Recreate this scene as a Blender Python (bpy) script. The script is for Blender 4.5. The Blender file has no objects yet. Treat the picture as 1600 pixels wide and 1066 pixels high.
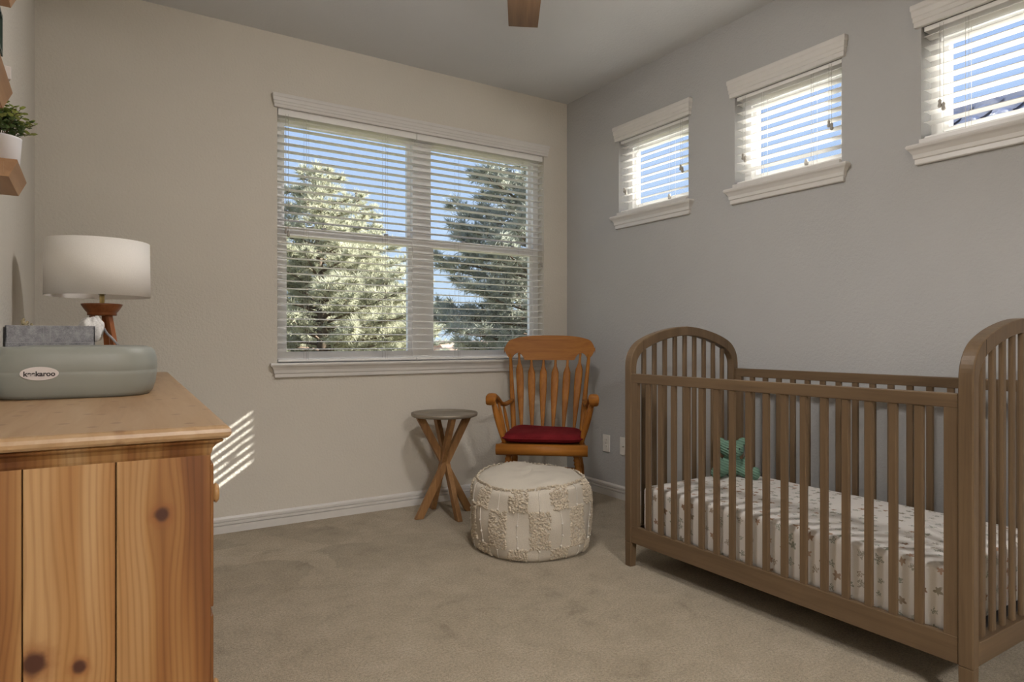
import bpy, bmesh, math, random
from mathutils import Vector, Matrix
random.seed(7)
PI = math.pi
SC = bpy.context.scene
COL = SC.collection

# ------------------------------------------------------------------ camera
TH = math.atan(656 / 1024.0)
cam = bpy.data.cameras.new('camera')
cam.sensor_width = 36.0
cam.lens = 36.0 * 1024 / 1600
cam.clip_start = 0.02
cam.clip_end = 400
camo = bpy.data.objects.new('camera', cam)
COL.objects.link(camo)
camo.location = (0, 0, 1.03)
camo.rotation_euler = (PI / 2, 0, -TH)
SC.camera = camo

# ------------------------------------------------------------------ world, sun, exposure
SUN_DIR = Vector((-1.0, 0.272, -0.70)).normalized()
SKY_STRENGTH = 0.29
SUN_STRENGTH = 7.0
FAN_FILL = 29.0  # glow of the bowl added under the fan for fill
HALL_FILL = 52.0  # glow of the added, unseen landing lamp
EXPOSURE = 1.86

w = bpy.data.worlds.new('sky')
SC.world = w
w.use_nodes = True
nt = w.node_tree
nt.nodes.clear()
gc = nt.nodes.new('ShaderNodeTexCoord')
gx = nt.nodes.new('ShaderNodeSeparateXYZ')
nt.links.new(gc.outputs['Generated'], gx.inputs[0])
sky = nt.nodes.new('ShaderNodeValToRGB')            # clear sky, paler towards the horizon all round
for p_, c_ in ((0.0, (0.68, 0.83, 1.0, 1)), (0.35, (0.47, 0.64, 1.0, 1)), (1.0, (0.24, 0.42, 0.90, 1))):
    e_ = sky.color_ramp.elements.new(p_) if p_ not in (0.0, 1.0) else sky.color_ramp.elements[0 if p_ == 0.0 else -1]
    e_.color = c_
nt.links.new(gx.outputs[2], sky.inputs[0])
bg = nt.nodes.new('ShaderNodeBackground')
bg.inputs['Strength'].default_value = SKY_STRENGTH
wo = nt.nodes.new('ShaderNodeOutputWorld')
nt.links.new(sky.outputs[0], bg.inputs[0])
nt.links.new(bg.outputs[0], wo.inputs[0])

sun = bpy.data.lights.new('sun', 'SUN')
sun.energy = SUN_STRENGTH
sun.angle = math.radians(0.25)
sun.color = (1.0, 0.95, 0.88)
suno = bpy.data.objects.new('sun', sun)
COL.objects.link(suno)
suno.rotation_euler = SUN_DIR.to_track_quat('-Z', 'Y').to_euler()
suno.location = (12, -4, 10)

vs = SC.view_settings
vs.view_transform = 'Standard'
vs.look = 'None'
vs.exposure = EXPOSURE
vs.gamma = 1.0
vs.use_curve_mapping = False

# ------------------------------------------------------------------ helpers
def lin(r, g, b):
    f = lambda c: c / 12.92 if c <= 0.04045 else ((c + 0.055) / 1.055) ** 2.4
    return (f(r / 255), f(g / 255), f(b / 255), 1.0)

class S:
    """socket wrapper for writing node maths"""
    def __init__(s, nt, v): s.nt, s.v = nt, v
    def op(s, o, b=None, c=None, clamp=False):
        n = s.nt.nodes.new('ShaderNodeMath'); n.operation = o; n.use_clamp = clamp
        for i, x in enumerate((s, b, c)):
            if x is None: continue
            if isinstance(x, S): s.nt.links.new(x.v, n.inputs[i])
            else: n.inputs[i].default_value = x
        return S(s.nt, n.outputs[0])
    def __add__(s, b): return s.op('ADD', b)
    def __sub__(s, b): return s.op('SUBTRACT', b)
    def __mul__(s, b): return s.op('MULTIPLY', b)
    def __truediv__(s, b): return s.op('DIVIDE', b)
    def step(s, lo, hi):
        n = s.nt.nodes.new('ShaderNodeMapRange'); n.interpolation_type = 'SMOOTHSTEP'
        s.nt.links.new(s.v, n.inputs[0])
        n.inputs[1].default_value = lo; n.inputs[2].default_value = hi
        return S(s.nt, n.outputs[0])

class Mat:
    def __init__(s, name, rough=0.6, spec=0.3):
        s.m = bpy.data.materials.new(name); s.m.use_nodes = True
        s.nt = s.m.node_tree
        s.b = s.nt.nodes['Principled BSDF']
        s.b.inputs['Roughness'].default_value = rough
        s.b.inputs['Specular IOR Level'].default_value = spec
    def coord(s, kind='Object'):
        n = s.nt.nodes.new('ShaderNodeTexCoord'); return n.outputs[kind]
    def xyz(s, sock):
        n = s.nt.nodes.new('ShaderNodeSeparateXYZ'); s.nt.links.new(sock, n.inputs[0])
        return [S(s.nt, n.outputs[i]) for i in range(3)]
    def vec(s, x, y, z):
        n = s.nt.nodes.new('ShaderNodeCombineXYZ')
        for i, q in enumerate((x, y, z)):
            if isinstance(q, S): s.nt.links.new(q.v, n.inputs[i])
            else: n.inputs[i].default_value = q
        return n.outputs[0]
    def noise(s, vec, scale, detail=3, rough=0.5, dist=0.0):
        n = s.nt.nodes.new('ShaderNodeTexNoise')
        s.nt.links.new(vec, n.inputs['Vector'])
        n.inputs['Scale'].default_value = scale; n.inputs['Detail'].default_value = detail
        n.inputs['Roughness'].default_value = rough; n.inputs['Distortion'].default_value = dist
        return S(s.nt, n.outputs['Fac'])
    def ramp(s, fac, stops):
        n = s.nt.nodes.new('ShaderNodeValToRGB')
        e = n.color_ramp.elements
        while len(e) < len(stops): e.new(0.5)
        for k, (p, c) in enumerate(stops): e[k].position = p; e[k].color = c
        s.nt.links.new(fac.v, n.inputs[0]); return n.outputs[0]
    def mix(s, fac, a, b, mode='MIX'):
        n = s.nt.nodes.new('ShaderNodeMix'); n.data_type = 'RGBA'; n.blend_type = mode
        for i, q in ((0, fac), (6, a), (7, b)):
            if isinstance(q, S): s.nt.links.new(q.v, n.inputs[i])
            elif hasattr(q, 'is_output'): s.nt.links.new(q, n.inputs[i])
            else: n.inputs[i].default_value = q
        return n.outputs[2]
    def color(s, c):
        if hasattr(c, 'is_output'): s.nt.links.new(c, s.b.inputs['Base Color'])
        else: s.b.inputs['Base Color'].default_value = c
    def bump(s, h, strength=0.2, dist=0.01):
        n = s.nt.nodes.new('ShaderNodeBump')
        n.inputs['Strength'].default_value = strength; n.inputs['Distance'].default_value = dist
        s.nt.links.new(h.v, n.inputs['Height']); s.nt.links.new(n.outputs[0], s.b.inputs['Normal'])

def plain(name, c, rough=0.5, spec=0.3, var=0.06, scale=20, bump=0.0, metal=0.0):
    m = Mat(name, rough, spec)
    co = m.coord()
    n = m.noise(co, scale, 4)
    d = tuple(min(1, x * (1 - var)) for x in c[:3]) + (1,)
    l = tuple(min(1, x * (1 + var)) for x in c[:3]) + (1,)
    m.color(m.ramp(n, [(0.3, d), (0.7, l)]))
    m.b.inputs['Metallic'].default_value = metal
    if bump: m.bump(n, bump, 0.004)
    return m.m

def wood(name, c1, c2, axis=2, freq=26, stretch=0.06, rough=0.4, spec=0.3):
    m = Mat(name, rough, spec)
    p = m.xyz(m.coord())
    q = list(p); q[axis] = p[axis] * stretch
    v = m.vec(*q)
    a = m.noise(v, freq, 4, 0.6, 0.4)
    b = m.noise(v, freq * 5, 2, 0.5, 0.1)
    f = a * 0.75 + b * 0.25
    m.color(m.ramp(f, [(0.32, c2), (0.5, tuple((x + y) / 2 for x, y in zip(c1, c2))), (0.68, c1)]))
    m.bump(b, 0.06, 0.002)
    return m.m

M = {}
def orange_peel(name, c, amp=0.35):
    m = Mat(name, 0.75, 0.15)
    co = m.coord()
    n = m.noise(co, 3.0, 3); k = m.noise(co, 78, 3, 0.55)
    d = tuple(x * 0.97 for x in c[:3]) + (1,)
    m.color(m.ramp(n, [(0.3, d), (0.7, c)]))
    m.bump(k, amp * 1.3, 0.007)
    return m.m
M['wall_cream'] = orange_peel('wall_cream', (0.65, 0.607, 0.538, 1))
M['wall_grey'] = orange_peel('wall_grey', (0.458, 0.453, 0.447, 1))
M['ceiling'] = orange_peel('ceiling_white', (0.66, 0.662, 0.665, 1), 0.2)
M['trim'] = plain('trim_white', (0.66, 0.635, 0.605, 1), 0.35, 0.4, 0.02)
M['vinyl'] = plain('vinyl_white', (0.86, 0.85, 0.83, 1), 0.35, 0.4, 0.02)
M['slat'] = plain('blind_white', (0.84, 0.825, 0.80, 1), 0.4, 0.35, 0.02)
M['cord'] = plain('blind_cord', (0.55, 0.52, 0.48, 1), 0.8)
M['tassel'] = plain('cord_tassel', (0.42, 0.39, 0.35, 1), 0.4)

def carpet():
    m = Mat('carpet_beige', 0.95, 0.05)
    co = m.coord()
    p = m.xyz(co)
    big = m.noise(co, 1.7, 3, 0.55, 0.6); mid = m.noise(co, 8, 4, 0.65, 0.4); fine = m.noise(co, 260, 2, 0.7)
    fleck = m.noise(co, 110, 3, 0.7)
    c = m.ramp(big * 0.35 + mid * 0.65, [(0.30, (0.315, 0.255, 0.175, 1)), (0.42, (0.425, 0.352, 0.250, 1)), (0.55, (0.475, 0.397, 0.287, 1)), (0.70, (0.53, 0.452, 0.340, 1))])
    # brushed pile marks left by the vacuum along the window wall
    vo = m.nt.nodes.new('ShaderNodeTexVoronoi'); vo.inputs['Scale'].default_value = 1.0
    m.nt.links.new(m.vec(p[0] * 3.0 + p[1] * 1.2 + mid * 0.6, p[1] * 3.4 - p[0] * 0.8 + big * 0.8, 0.0), vo.inputs['Vector'])
    rc = m.xyz(vo.outputs['Color'])[0]
    band = p[1].step(2.55, 2.95) * (p[0].step(1.9, 1.5))
    c = m.mix(band * 0.8, c, m.mix(1.0, c, m.ramp(rc, [(0.25, (0.88, 0.87, 0.85, 1)), (0.75, (1.12, 1.12, 1.12, 1))]), 'MULTIPLY'))
    c = m.mix(0.9, c, m.ramp(fine * 0.5 + fleck * 0.5, [(0.32, (0.42, 0.41, 0.39, 1)), (0.5, (0.95, 0.95, 0.95, 1)), (0.68, (1.4, 1.4, 1.4, 1))]), 'MULTIPLY')
    m.color(c)
    m.b.inputs['Sheen Weight'].default_value = 0.2
    m.bump(fine * 0.6 + fleck * 0.8 + mid * 0.5, 0.9, 0.012)
    return m.m
M['carpet'] = carpet()

def glass():
    m = bpy.data.materials.new('window_glass'); m.use_nodes = True
    nt = m.node_tree; nt.nodes.clear()
    tr = nt.nodes.new('ShaderNodeBsdfTransparent'); tr.inputs[0].default_value = (0.95, 0.97, 0.97, 1)
    gl = nt.nodes.new('ShaderNodeBsdfGlossy'); gl.inputs['Roughness'].default_value = 0.02
    lw = nt.nodes.new('ShaderNodeLayerWeight'); lw.inputs[0].default_value = 0.5
    pw = nt.nodes.new('ShaderNodeMath'); pw.operation = 'POWER'; pw.inputs[1].default_value = 5.0; nt.links.new(lw.outputs['Facing'], pw.inputs[0])
    fr = nt.nodes.new('ShaderNodeMath'); fr.operation = 'MULTIPLY_ADD'; fr.inputs[1].default_value = 0.6; fr.inputs[2].default_value = 0.02; nt.links.new(pw.outputs[0], fr.inputs[0])
    mx = nt.nodes.new('ShaderNodeMixShader'); o = nt.nodes.new('ShaderNodeOutputMaterial')
    nt.links.new(fr.outputs[0], mx.inputs[0]); nt.links.new(tr.outputs[0], mx.inputs[1]); nt.links.new(gl.outputs[0], mx.inputs[2])
    nt.links.new(mx.outputs[0], o.inputs[0])
    return m
M['glass'] = glass()

def tag(o, label=None, cat=None, group=None, kind=None):
    if label: o['label'] = label
    if cat: o['category'] = cat
    if group: o['group'] = group
    if kind: o['kind'] = kind
    return o

def empty(name, loc=(0, 0, 0), rz=0.0):
    o = bpy.data.objects.new(name, None); COL.objects.link(o)
    o.location = loc; o.rotation_euler = (0, 0, rz); o.empty_display_size = 0.05
    return o

class MB:
    """collects shapes; build() links ONE mesh object"""
    def __init__(s): s.v = []; s.f = []; s.sm = []
    def add(s, vs, fs, smooth=False):
        b = len(s.v); s.v += [tuple(x) for x in vs]
        s.f += [tuple(i + b for i in f) for f in fs]; s.sm += [smooth] * len(fs); return s
    def box(s, x0, x1, y0, y1, z0, z1, bev=0.0):
        if bev <= 0:
            vs = [(x, y, z) for x in (x0, x1) for y in (y0, y1) for z in (z0, z1)]
            fs = [(0, 1, 3, 2), (4, 6, 7, 5), (0, 4, 5, 1), (2, 3, 7, 6), (0, 2, 6, 4), (1, 5, 7, 3)]
            return s.add(vs, fs)
        bm = bmesh.new(); bmesh.ops.create_cube(bm, size=1)
        for v in bm.verts:
            v.co = Vector(((x0 + x1) / 2 + v.co.x * (x1 - x0), (y0 + y1) / 2 + v.co.y * (y1 - y0), (z0 + z1) / 2 + v.co.z * (z1 - z0)))
        bmesh.ops.bevel(bm, geom=bm.edges[:], offset=bev, segments=2, profile=0.5, affect='EDGES')
        return s.bm(bm)
    def bm(s, bm, smooth=False, mat=None):
        bm.verts.index_update()
        vs = [(mat @ v.co if mat else v.co.copy()) for v in bm.verts]
        fs = [tuple(v.index for v in f.verts) for f in bm.faces]
        bm.free(); return s.add(vs, fs, smooth)
    def tube(s, pts, r, n=10, cap=True, smooth=True):
        pts = [Vector(p) for p in pts]
        rs = r if isinstance(r, (list, tuple)) else [r] * len(pts)
        vs = []; fs = []; ref = None
        for i, p in enumerate(pts):
            t = (pts[min(i + 1, len(pts) - 1)] - pts[max(i - 1, 0)]).normalized()
            if ref is None:
                ref = Vector((1, 0, 0)) if abs(t.x) < 0.9 else Vector((0, 1, 0))
            u = (ref - t * ref.dot(t)).normalized(); ref = u; wv = t.cross(u)
            for k in range(n):
                a = 2 * PI * k / n
                vs.append(p + (u * math.cos(a) + wv * math.sin(a)) * rs[i])
        for i in range(len(pts) - 1):
            for k in range(n):
                fs.append((i * n + k, i * n + (k + 1) % n, (i + 1) * n + (k + 1) % n, (i + 1) * n + k))
        if cap:
            fs.append(tuple(range(n - 1, -1, -1))); fs.append(tuple(range((len(pts) - 1) * n, len(pts) * n)))
        return s.add(vs, fs, smooth)
    def lathe(s, prof, n=32, c=(0, 0, 0), smooth=True, cap=True):
        vs = []; fs = []
        for r, z in prof:
            for k in range(n):
                a = 2 * PI * k / n; vs.append((c[0] + r * math.cos(a), c[1] + r * math.sin(a), c[2] + z))
        for i in range(len(prof) - 1):
            for k in range(n):
                fs.append((i * n + k, i * n + (k + 1) % n, (i + 1) * n + (k + 1) % n, (i + 1) * n + k))
        if cap:
            if prof[0][0] > 1e-5: fs.append(tuple(range(n - 1, -1, -1)))
            if prof[-1][0] > 1e-5: fs.append(tuple(range((len(prof) - 1) * n, len(prof) * n)))
        return s.add(vs, fs, smooth)
    def prism(s, poly, axis, a0, a1, smooth=False):
        """poly in the two other axes (cyclic order), extruded along axis"""
        def mk(p, a):
            if axis == 0: return (a, p[0], p[1])
            if axis == 1: return (p[0], a, p[1])
            return (p[0], p[1], a)
        n = len(poly)
        vs = [mk(p, a0) for p in poly] + [mk(p, a1) for p in poly]
        fs = [tuple(range(n)), tuple(range(2 * n - 1, n - 1, -1))]
        fs += [(i, i + n, (i + 1) % n + n, (i + 1) % n) for i in range(n)]
        return s.add(vs, fs, smooth)
    def bar(s, a, b, wx, wy, up=(0, 0, 1)):
        """rectangular bar from a to b"""
        a, b = Vector(a), Vector(b); t = (b - a).normalized()
        u = t.cross(Vector(up)); u = u.normalized() if u.length > 1e-4 else Vector((1, 0, 0)); q = u.cross(t)
        vs = [p + u * (sx * wx / 2) + q * (sy * wy / 2) for p in (a, b) for sx, sy in ((-1, -1), (1, -1), (1, 1), (-1, 1))]
        return s.add(vs, [(3, 2, 1, 0), (4, 5, 6, 7), (0, 1, 5, 4), (1, 2, 6, 5), (2, 3, 7, 6), (3, 0, 4, 7)])
    def ell(s, c, r, seg=16, rings=10, rot=None):
        bm = bmesh.new(); bmesh.ops.create_uvsphere(bm, u_segments=seg, v_segments=rings, radius=1)
        m = Matrix.Translation(Vector(c)) @ (rot.to_4x4() if rot else Matrix.Identity(4)) @ Matrix.Diagonal((*r, 1))
        return s.bm(bm, True, m)
    def mesh(s, name):
        me = bpy.data.meshes.new(name); me.from_pydata(s.v, [], s.f)
        me.polygons.foreach_set('use_smooth', s.sm)
        bm = bmesh.new(); bm.from_mesh(me); bmesh.ops.recalc_face_normals(bm, faces=bm.faces[:]); bm.to_mesh(me); bm.free()
        return me
    def build(s, name, mat, parent=None, loc=None, bevel=0.0):
        me = s.mesh(name); me.materials.append(mat)
        o = bpy.data.objects.new(name, me); COL.objects.link(o)
        if parent: o.parent = parent
        if loc: o.location = loc
        if bevel:
            b = o.modifiers.new('bevel', 'BEVEL'); b.width = bevel; b.segments = 2; b.limit_method = 'ANGLE'; b.angle_limit = math.radians(40)
        return o

def link_mesh(name, me, parent=None, loc=(0, 0, 0), rot=(0, 0, 0)):
    o = bpy.data.objects.new(name, me); COL.objects.link(o); o.parent = parent
    o.location = loc; o.rotation_euler = rot
    return o

def boxuv(me, s=1.0):
    uv = me.uv_layers.new(name='uv')
    for p in me.polygons:
        n = p.normal; ax = max(range(3), key=lambda i: abs(n[i]))
        for li in p.loop_indices:
            c = me.vertices[me.loops[li].vertex_index].co
            if ax == 2: q = (c.x, c.y)
            elif ax == 0: q = (c.y + 7.3, c.z)
            else: q = (c.x + 3.1, c.z + 5.0)
            uv.data[li].uv = (q[0] * s, q[1] * s)

# ------------------------------------------------------------------ room shell
XL, XR, YB, YR, H = -0.227, 2.905, 3.794, -1.30, 2.75
XA, YA = -1.50, 1.00            # entry alcove the photographer stands in
TK = 0.16

def wall_holes(name, axis, pos, out, u0, u1, v0, v1, holes, mat):
    """wall face at coordinate pos along axis, thickness out (signed); u = other horizontal axis, v = z"""
    us = sorted({u0, u1} | {h[0] for h in holes} | {h[1] for h in holes})
    vv = sorted({v0, v1} | {h[2] for h in holes} | {h[3] for h in holes})
    mb = MB()
    P = (lambda u, v, d: (u, pos + d, v)) if axis == 1 else (lambda u, v, d: (pos + d, u, v))
    def hole(a, b): return any(h[0] - 1e-6 <= a and b <= h[1] + 1e-6 for h in holes)
    for i in range(len(us) - 1):
        for j in range(len(vv) - 1):
            a, b, c, d = us[i], us[i + 1], vv[j], vv[j + 1]
            if any(h[0] - 1e-6 <= a and b <= h[1] + 1e-6 and h[2] - 1e-6 <= c and d <= h[3] + 1e-6 for h in holes): continue
            for dd in (0, out):
                mb.add([P(a, c, dd), P(b, c, dd), P(b, d, dd), P(a, d, dd)], [(0, 1, 2, 3)])
    for (a, b, c, d) in holes:
        mb.add([P(a, c, 0), P(b, c, 0), P(b, c, out), P(a, c, out)], [(0, 1, 2, 3)])
        mb.add([P(a, d, 0), P(b, d, 0), P(b, d, out), P(a, d, out)], [(0, 1, 2, 3)])
        mb.add([P(a, c, 0), P(a, d, 0), P(a, d, out), P(a, c, out)], [(0, 1, 2, 3)])
        mb.add([P(b, c, 0), P(b, d, 0), P(b, d, out), P(b, c, out)], [(0, 1, 2, 3)])
    for (a, b, c, d) in ((u0, u1, v0, v0), (u0, u1, v1, v1)):
        mb.add([P(a, c, 0), P(b, c, 0), P(b, c, out), P(a, c, out)], [(0, 1, 2, 3)])
    for a in (u0, u1):
        mb.add([P(a, v0, 0), P(a, v1, 0), P(a, v1, out), P(a, v0, out)], [(0, 1, 2, 3)])
    o = mb.build(name, mat)
    # weld
    bm = bmesh.new(); bm.from_mesh(o.data); bmesh.ops.remove_doubles(bm, verts=bm.verts[:], dist=1e-5)
    bmesh.ops.recalc_face_normals(bm, faces=bm.faces[:]); bm.to_mesh(o.data); bm.free()
    return tag(o, kind='structure')

BW = (0.872, 2.700, 0.900, 2.345)          # big window opening
RW = [(2.641, 3.238, 1.862, 2.338), (1.721, 2.318, 1.862, 2.338), (0.801, 1.398, 1.862, 2.338)]
RW[2] = (0.781, 1.378, 1.862, 2.338)
tag(wall_holes('wall_back', 1, YB, TK, XL - 0.01, XR + TK, 0.0, H, [BW], M['wall_cream']), 'cream orange-peel textured wall with the wide window')
tag(wall_holes('wall_right', 0, XR, TK, YR, YB, 0.0, H, RW, M['wall_grey']), 'grey textured wall with three small high windows')
o = MB().box(XL - TK, XL, YA, YB, 0, H).build('wall_left', M['wall_cream']); tag(o, kind='structure')
o = MB().box(XA, XL - TK, YA, YA + TK, 0, H).build('wall_alcove', M['wall_cream']); tag(o, kind='structure')
o = MB().box(XA - TK, XA, YR, YA + TK, 0, H).build('wall_entry', M['wall_cream']); tag(o, kind='structure')
tag(wall_holes('wall_rear', 1, YR, -TK, XA, XR + TK, 0.0, H, [(-1.2, 1.6, 0.0, 2.4)], M['wall_cream']))
o = MB().box(XA - TK, XR + TK, YR - TK, YB + TK, H, H + 0.12).build('ceiling', M['ceiling']); tag(o, 'pale grey textured ceiling', kind='structure')
o = MB().box(XA - TK, XR + TK, -3.6, YB + TK, -0.12, 0).build('floor', M['carpet']); tag(o, 'beige cut pile carpet floor', kind='structure')
# landing behind the photographer, holding an added fill lamp
lm = MB(); lm.box(XA - TK, XR + TK, -3.6 - TK, -3.6, 0, H); lm.box(XA - TK, XA, -3.6, YR - TK, 0, H); lm.box(XR, XR + TK, -3.6, YR - TK, 0, H)
o = lm.build('wall_landing', M['wall_cream']); tag(o, kind='structure')
o = MB().box(XA - TK, XR + TK, -3.6 - TK, YR - TK, H, H + 0.12).build('ceiling_landing', M['ceiling']); tag(o, kind='structure')

def base_profile():
    return [(0.0, 0.0), (0.013, 0.0), (0.014, 0.040), (0.004, 0.041), (0.004, 0.045), (0.013, 0.046), (0.013, 0.058), (0.004, 0.059), (0.004, 0.063), (0.011, 0.064), (0.011, 0.076), (0.004, 0.086), (0.0, 0.086)]
def baseboard(name, axis, pos, sgn, a0, a1):
    pr = base_profile()
    poly = [(pos + sgn * p, z) for p, z in pr]
    o = MB().prism(poly, 0 if axis == 1 else 1, a0, a1).build(name, M['trim']); return tag(o, kind='structure')
baseboard('baseboard_back', 1, YB, -1, XL, XR)
baseboard('baseboard_right', 0, XR, -1, YR, YB)
baseboard('baseboard_left', 0, XL, 1, YA, YB)

def mitred(mb, axis, pos, sgn, a0, a1, prof):
    """moulding with mitred returns; prof = (projection, z) list bottom to top; projects sgn*p from wall"""
    vs = []; n = len(prof)
    for p, z in prof:
        for (a, d) in ((a0 - p, 0), (a0 - p, p), (a1 + p, p), (a1 + p, 0)):
            c = pos + sgn * d
            vs.append((a, c, z) if axis == 1 else (c, a, z))
    fs = []
    for i in range(n - 1):
        for k in range(3):
            fs.append((i * 4 + k, i * 4 + k + 1, (i + 1) * 4 + k + 1, (i + 1) * 4 + k))
    fs.append((0, 1, 2, 3)); fs.append(tuple((n - 1) * 4 + k for k in (3, 2, 1, 0)))
    return mb.add(vs, fs)

SILL = [(0.018, -0.082), (0.022, -0.078), (0.022, -0.060), (0.028, -0.056), (0.030, -0.040), (0.040, -0.026), (0.044, -0.022), (0.052, -0.016), (0.056, -0.008), (0.052, 0.0)]
HEAD = [(0.034, 0.0), (0.036, 0.003), (0.036, 0.020), (0.042, 0.023), (0.042, 0.040), (0.047, 0.044), (0.050, 0.066), (0.056, 0.072), (0.056, 0.090), (0.052, 0.094)]

SILL = [(p * 0.78, z) for p, z in SILL]
HEAD = [(p * 0.55, z) for p, z in HEAD]
def frame_rect(mb, P, u0, u1, v0, v1, w_, d0, d1):
    """rectangular frame, P(u,v,d)->xyz; boxes"""
    for (a, b, c, d) in ((u0, u0 + w_, v0, v1), (u1 - w_, u1, v0, v1), (u0 + w_, u1 - w_, v0, v0 + w_), (u0 + w_, u1 - w_, v1 - w_, v1)):
        p, q = P(a, c, d0), P(b, d, d1)
        mb.box(min(p[0], q[0]), max(p[0], q[0]), min(p[1], q[1]), max(p[1], q[1]), min(p[2], q[2]), max(p[2], q[2]))
    return mb

# --- wide window
PB = lambda u, v, d: (u, YB + d, v)
w1 = empty('window_1', ((BW[0] + BW[1]) / 2, YB + 0.1, BW[2])); tag(w1, 'wide white double-hung window pair in cream wall', kind='structure')
w1.location = (0, 0, 0)
fr = MB(); frame_rect(fr, PB, BW[0], BW[1], BW[2], BW[3], 0.042, 0.075, 0.145); fr.build('frame', M['vinyl'], w1)
MXA, MXB = 1.722, 1.846
MB().box(MXA, MXB, YB + 0.07, YB + 0.145, BW[2], BW[3]).build('mullion', M['vinyl'], w1)
for (a, b) in ((BW[0] + 0.042, MXA), (MXB, BW[1] - 0.042)):
    up = frame_rect(MB(), PB, a, b, 1.635, BW[3] - 0.04, 0.022, 0.108, 0.135).build('upper_sash', M['vinyl'], w1)
    MB().box(a + 0.02, b - 0.02, YB + 0.119, YB + 0.124, 1.655, BW[3] - 0.06).build('pane', M['glass'], up)
    lo = MB(); frame_rect(lo, PB, a, b, BW[2] + 0.04, 1.690, 0.028, 0.080, 0.108)
    lo.box(a, b, YB + 0.078, YB + 0.108, 1.632, 1.69)
    lo = lo.build('lower_sash', M['vinyl'], w1)
    MB().box(a + 0.026, b - 0.026, YB + 0.092, YB + 0.097, BW[2] + 0.06, 1.64).build('pane', M['glass'], lo)
    lk = MB()
    for t in (0.3, 0.78):
        x = a + (b - a) * t; lk.box(x - 0.012, x + 0.012, YB + 0.066, YB + 0.08, 1.688, 1.697)
    lk.build('sash_lock', M['tassel'], lo)
sl = MB(); mitred(sl, 1, YB, -1, BW[0], BW[1], [(p, z + BW[2] + 0.006) for p, z in SILL])
sl.box(BW[0] + 0.001, BW[1] - 0.001, YB - 0.02, YB + 0.076, BW[2] + 0.0005, BW[2] + 0.0055)
sl.build('sill', M['trim'], w1)
mitred(MB(), 1, YB, -1, BW[0], BW[1], [(p, z * 0.80 + 2.336) for p, z in HEAD]).build('header', M['trim'], w1)

# --- three small windows
PR = lambda u, v, d: (XR + d, u, v)
for k, (a, b, c, d) in enumerate(RW):
    wn = empty('window_%d' % (k + 2)); tag(wn, kind='structure')
    frame_rect(MB(), PR, a, b, c, d, 0.04, 0.085, 0.150).build('frame', M['vinyl'], wn)
    sa = frame_rect(MB(), PR, a + 0.04, b - 0.04, c + 0.04, d - 0.04, 0.022, 0.100, 0.135).build('sash', M['vinyl'], wn)
    MB().box(XR + 0.115, XR + 0.120, a + 0.06, b - 0.06, c + 0.06, d - 0.06).build('pane', M['glass'], sa)
    hd = MB(); hd.lathe([(0.0, 0), (0.008, 0), (0.010, 0.015), (0.007, 0.03), (0.0, 0.032)], 10, (XR + 0.092, (a + b) / 2 - 0.06, c + 0.045)); hd.build('latch', M['tassel'], sa)
    sl = MB(); mitred(sl, 0, XR, -1, a, b, [(p, z + c - 0.018) for p, z in SILL]); sl.box(XR - 0.02, XR + 0.086, a + 0.001, b - 0.001, c - 0.018, c + 0.003)
    sl.build('sill', M['trim'], wn)
    mitred(MB(), 0, XR, -1, a, b, [(p, z + d - 0.004) for p, z in HEAD]).build('header', M['trim'], wn)

# --- blinds
def slat_mesh(length, width):
    """slightly crowned slat along local X, centred"""
    n = 4; t = 0.0028; pts = []
    for i in range(n + 1):
        u = -0.5 + i / n; pts.append((u * width, 0.0025 * (1 - 4 * u * u)))
    poly = [(y, z + t / 2) for y, z in pts] + [(y, z - t / 2) for y, z in reversed(pts)]
    return MB().prism(poly, 0, -length / 2, length / 2).mesh('slat')
def blind(axis, pos, a0, a1, ztop, zbot, pitch, width, label, ladders, cordpos, tilt=0.0, group=None, hr=0.042):
    """axis 1: along X at y=pos; axis 0: along Y at x=pos"""
    rz = 0.0 if axis == 1 else -PI / 2        # local +Y = outdoors
    c = (a0 + a1) / 2; L = a1 - a0
    root = empty('window_blind', (c, pos, zbot) if axis == 1 else (pos, c, zbot), rz)
    tag(root, label, 'blind', group)
    sg = 1 if axis == 1 else -1
    loc = lambda a: sg * (a - c)
    hgt = ztop - zbot
    MB().box(-L / 2, L / 2, -0.026, 0.026, hgt, hgt + hr, 0.003).build('headrail', M['slat'], root)
    MB().box(-L / 2, L / 2, -0.025, 0.025, 0, 0.016, 0.004).build('bottom_rail', M['slat'], root)
    me = slat_mesh(L, width); me.materials.append(M['slat'])
    n = int((hgt - 0.03) / pitch)
    for i in range(n):
        z = hgt - 0.022 - i * pitch
        link_mesh('slat', me, root, (0, 0, z), (tilt + random.uniform(-0.012, 0.012), random.uniform(-0.0006, 0.0006), 0))
    for a in ladders:
        lb = MB()
        for dy in (-0.025, 0.025): lb.tube([(loc(a), dy, 0.01), (loc(a), dy, hgt)], 0.0008, 4)
        lb.tube([(loc(a) + 0.012, -0.0255, 0.01), (loc(a) + 0.012, -0.0255, hgt)], 0.0007, 4)
        lb.build('ladder_cord', M['cord'], root)
    for a, z in cordpos:
        cb = MB(); tb = MB()
        for q, dz in ((-0.006, 0.0), (0.008, -0.016)):
            cb.tube([(loc(a) + q, -0.031, z + dz - zbot), (loc(a) + q, -0.031, hgt + 0.01)], 0.0009, 4)
            tb.lathe([(0.0, 0.0), (0.0045, 0.0), (0.0085, 0.006), (0.007, 0.014), (0.0055, 0.02), (0.007, 0.028), (0.003, 0.034), (0.0, 0.035)], 10, (loc(a) + q, -0.031, z + dz - zbot - 0.03))
        pc = cb.build('pull_cord', M['cord'], root); tb.build('tassel', M['tassel'], pc)
    return root
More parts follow.
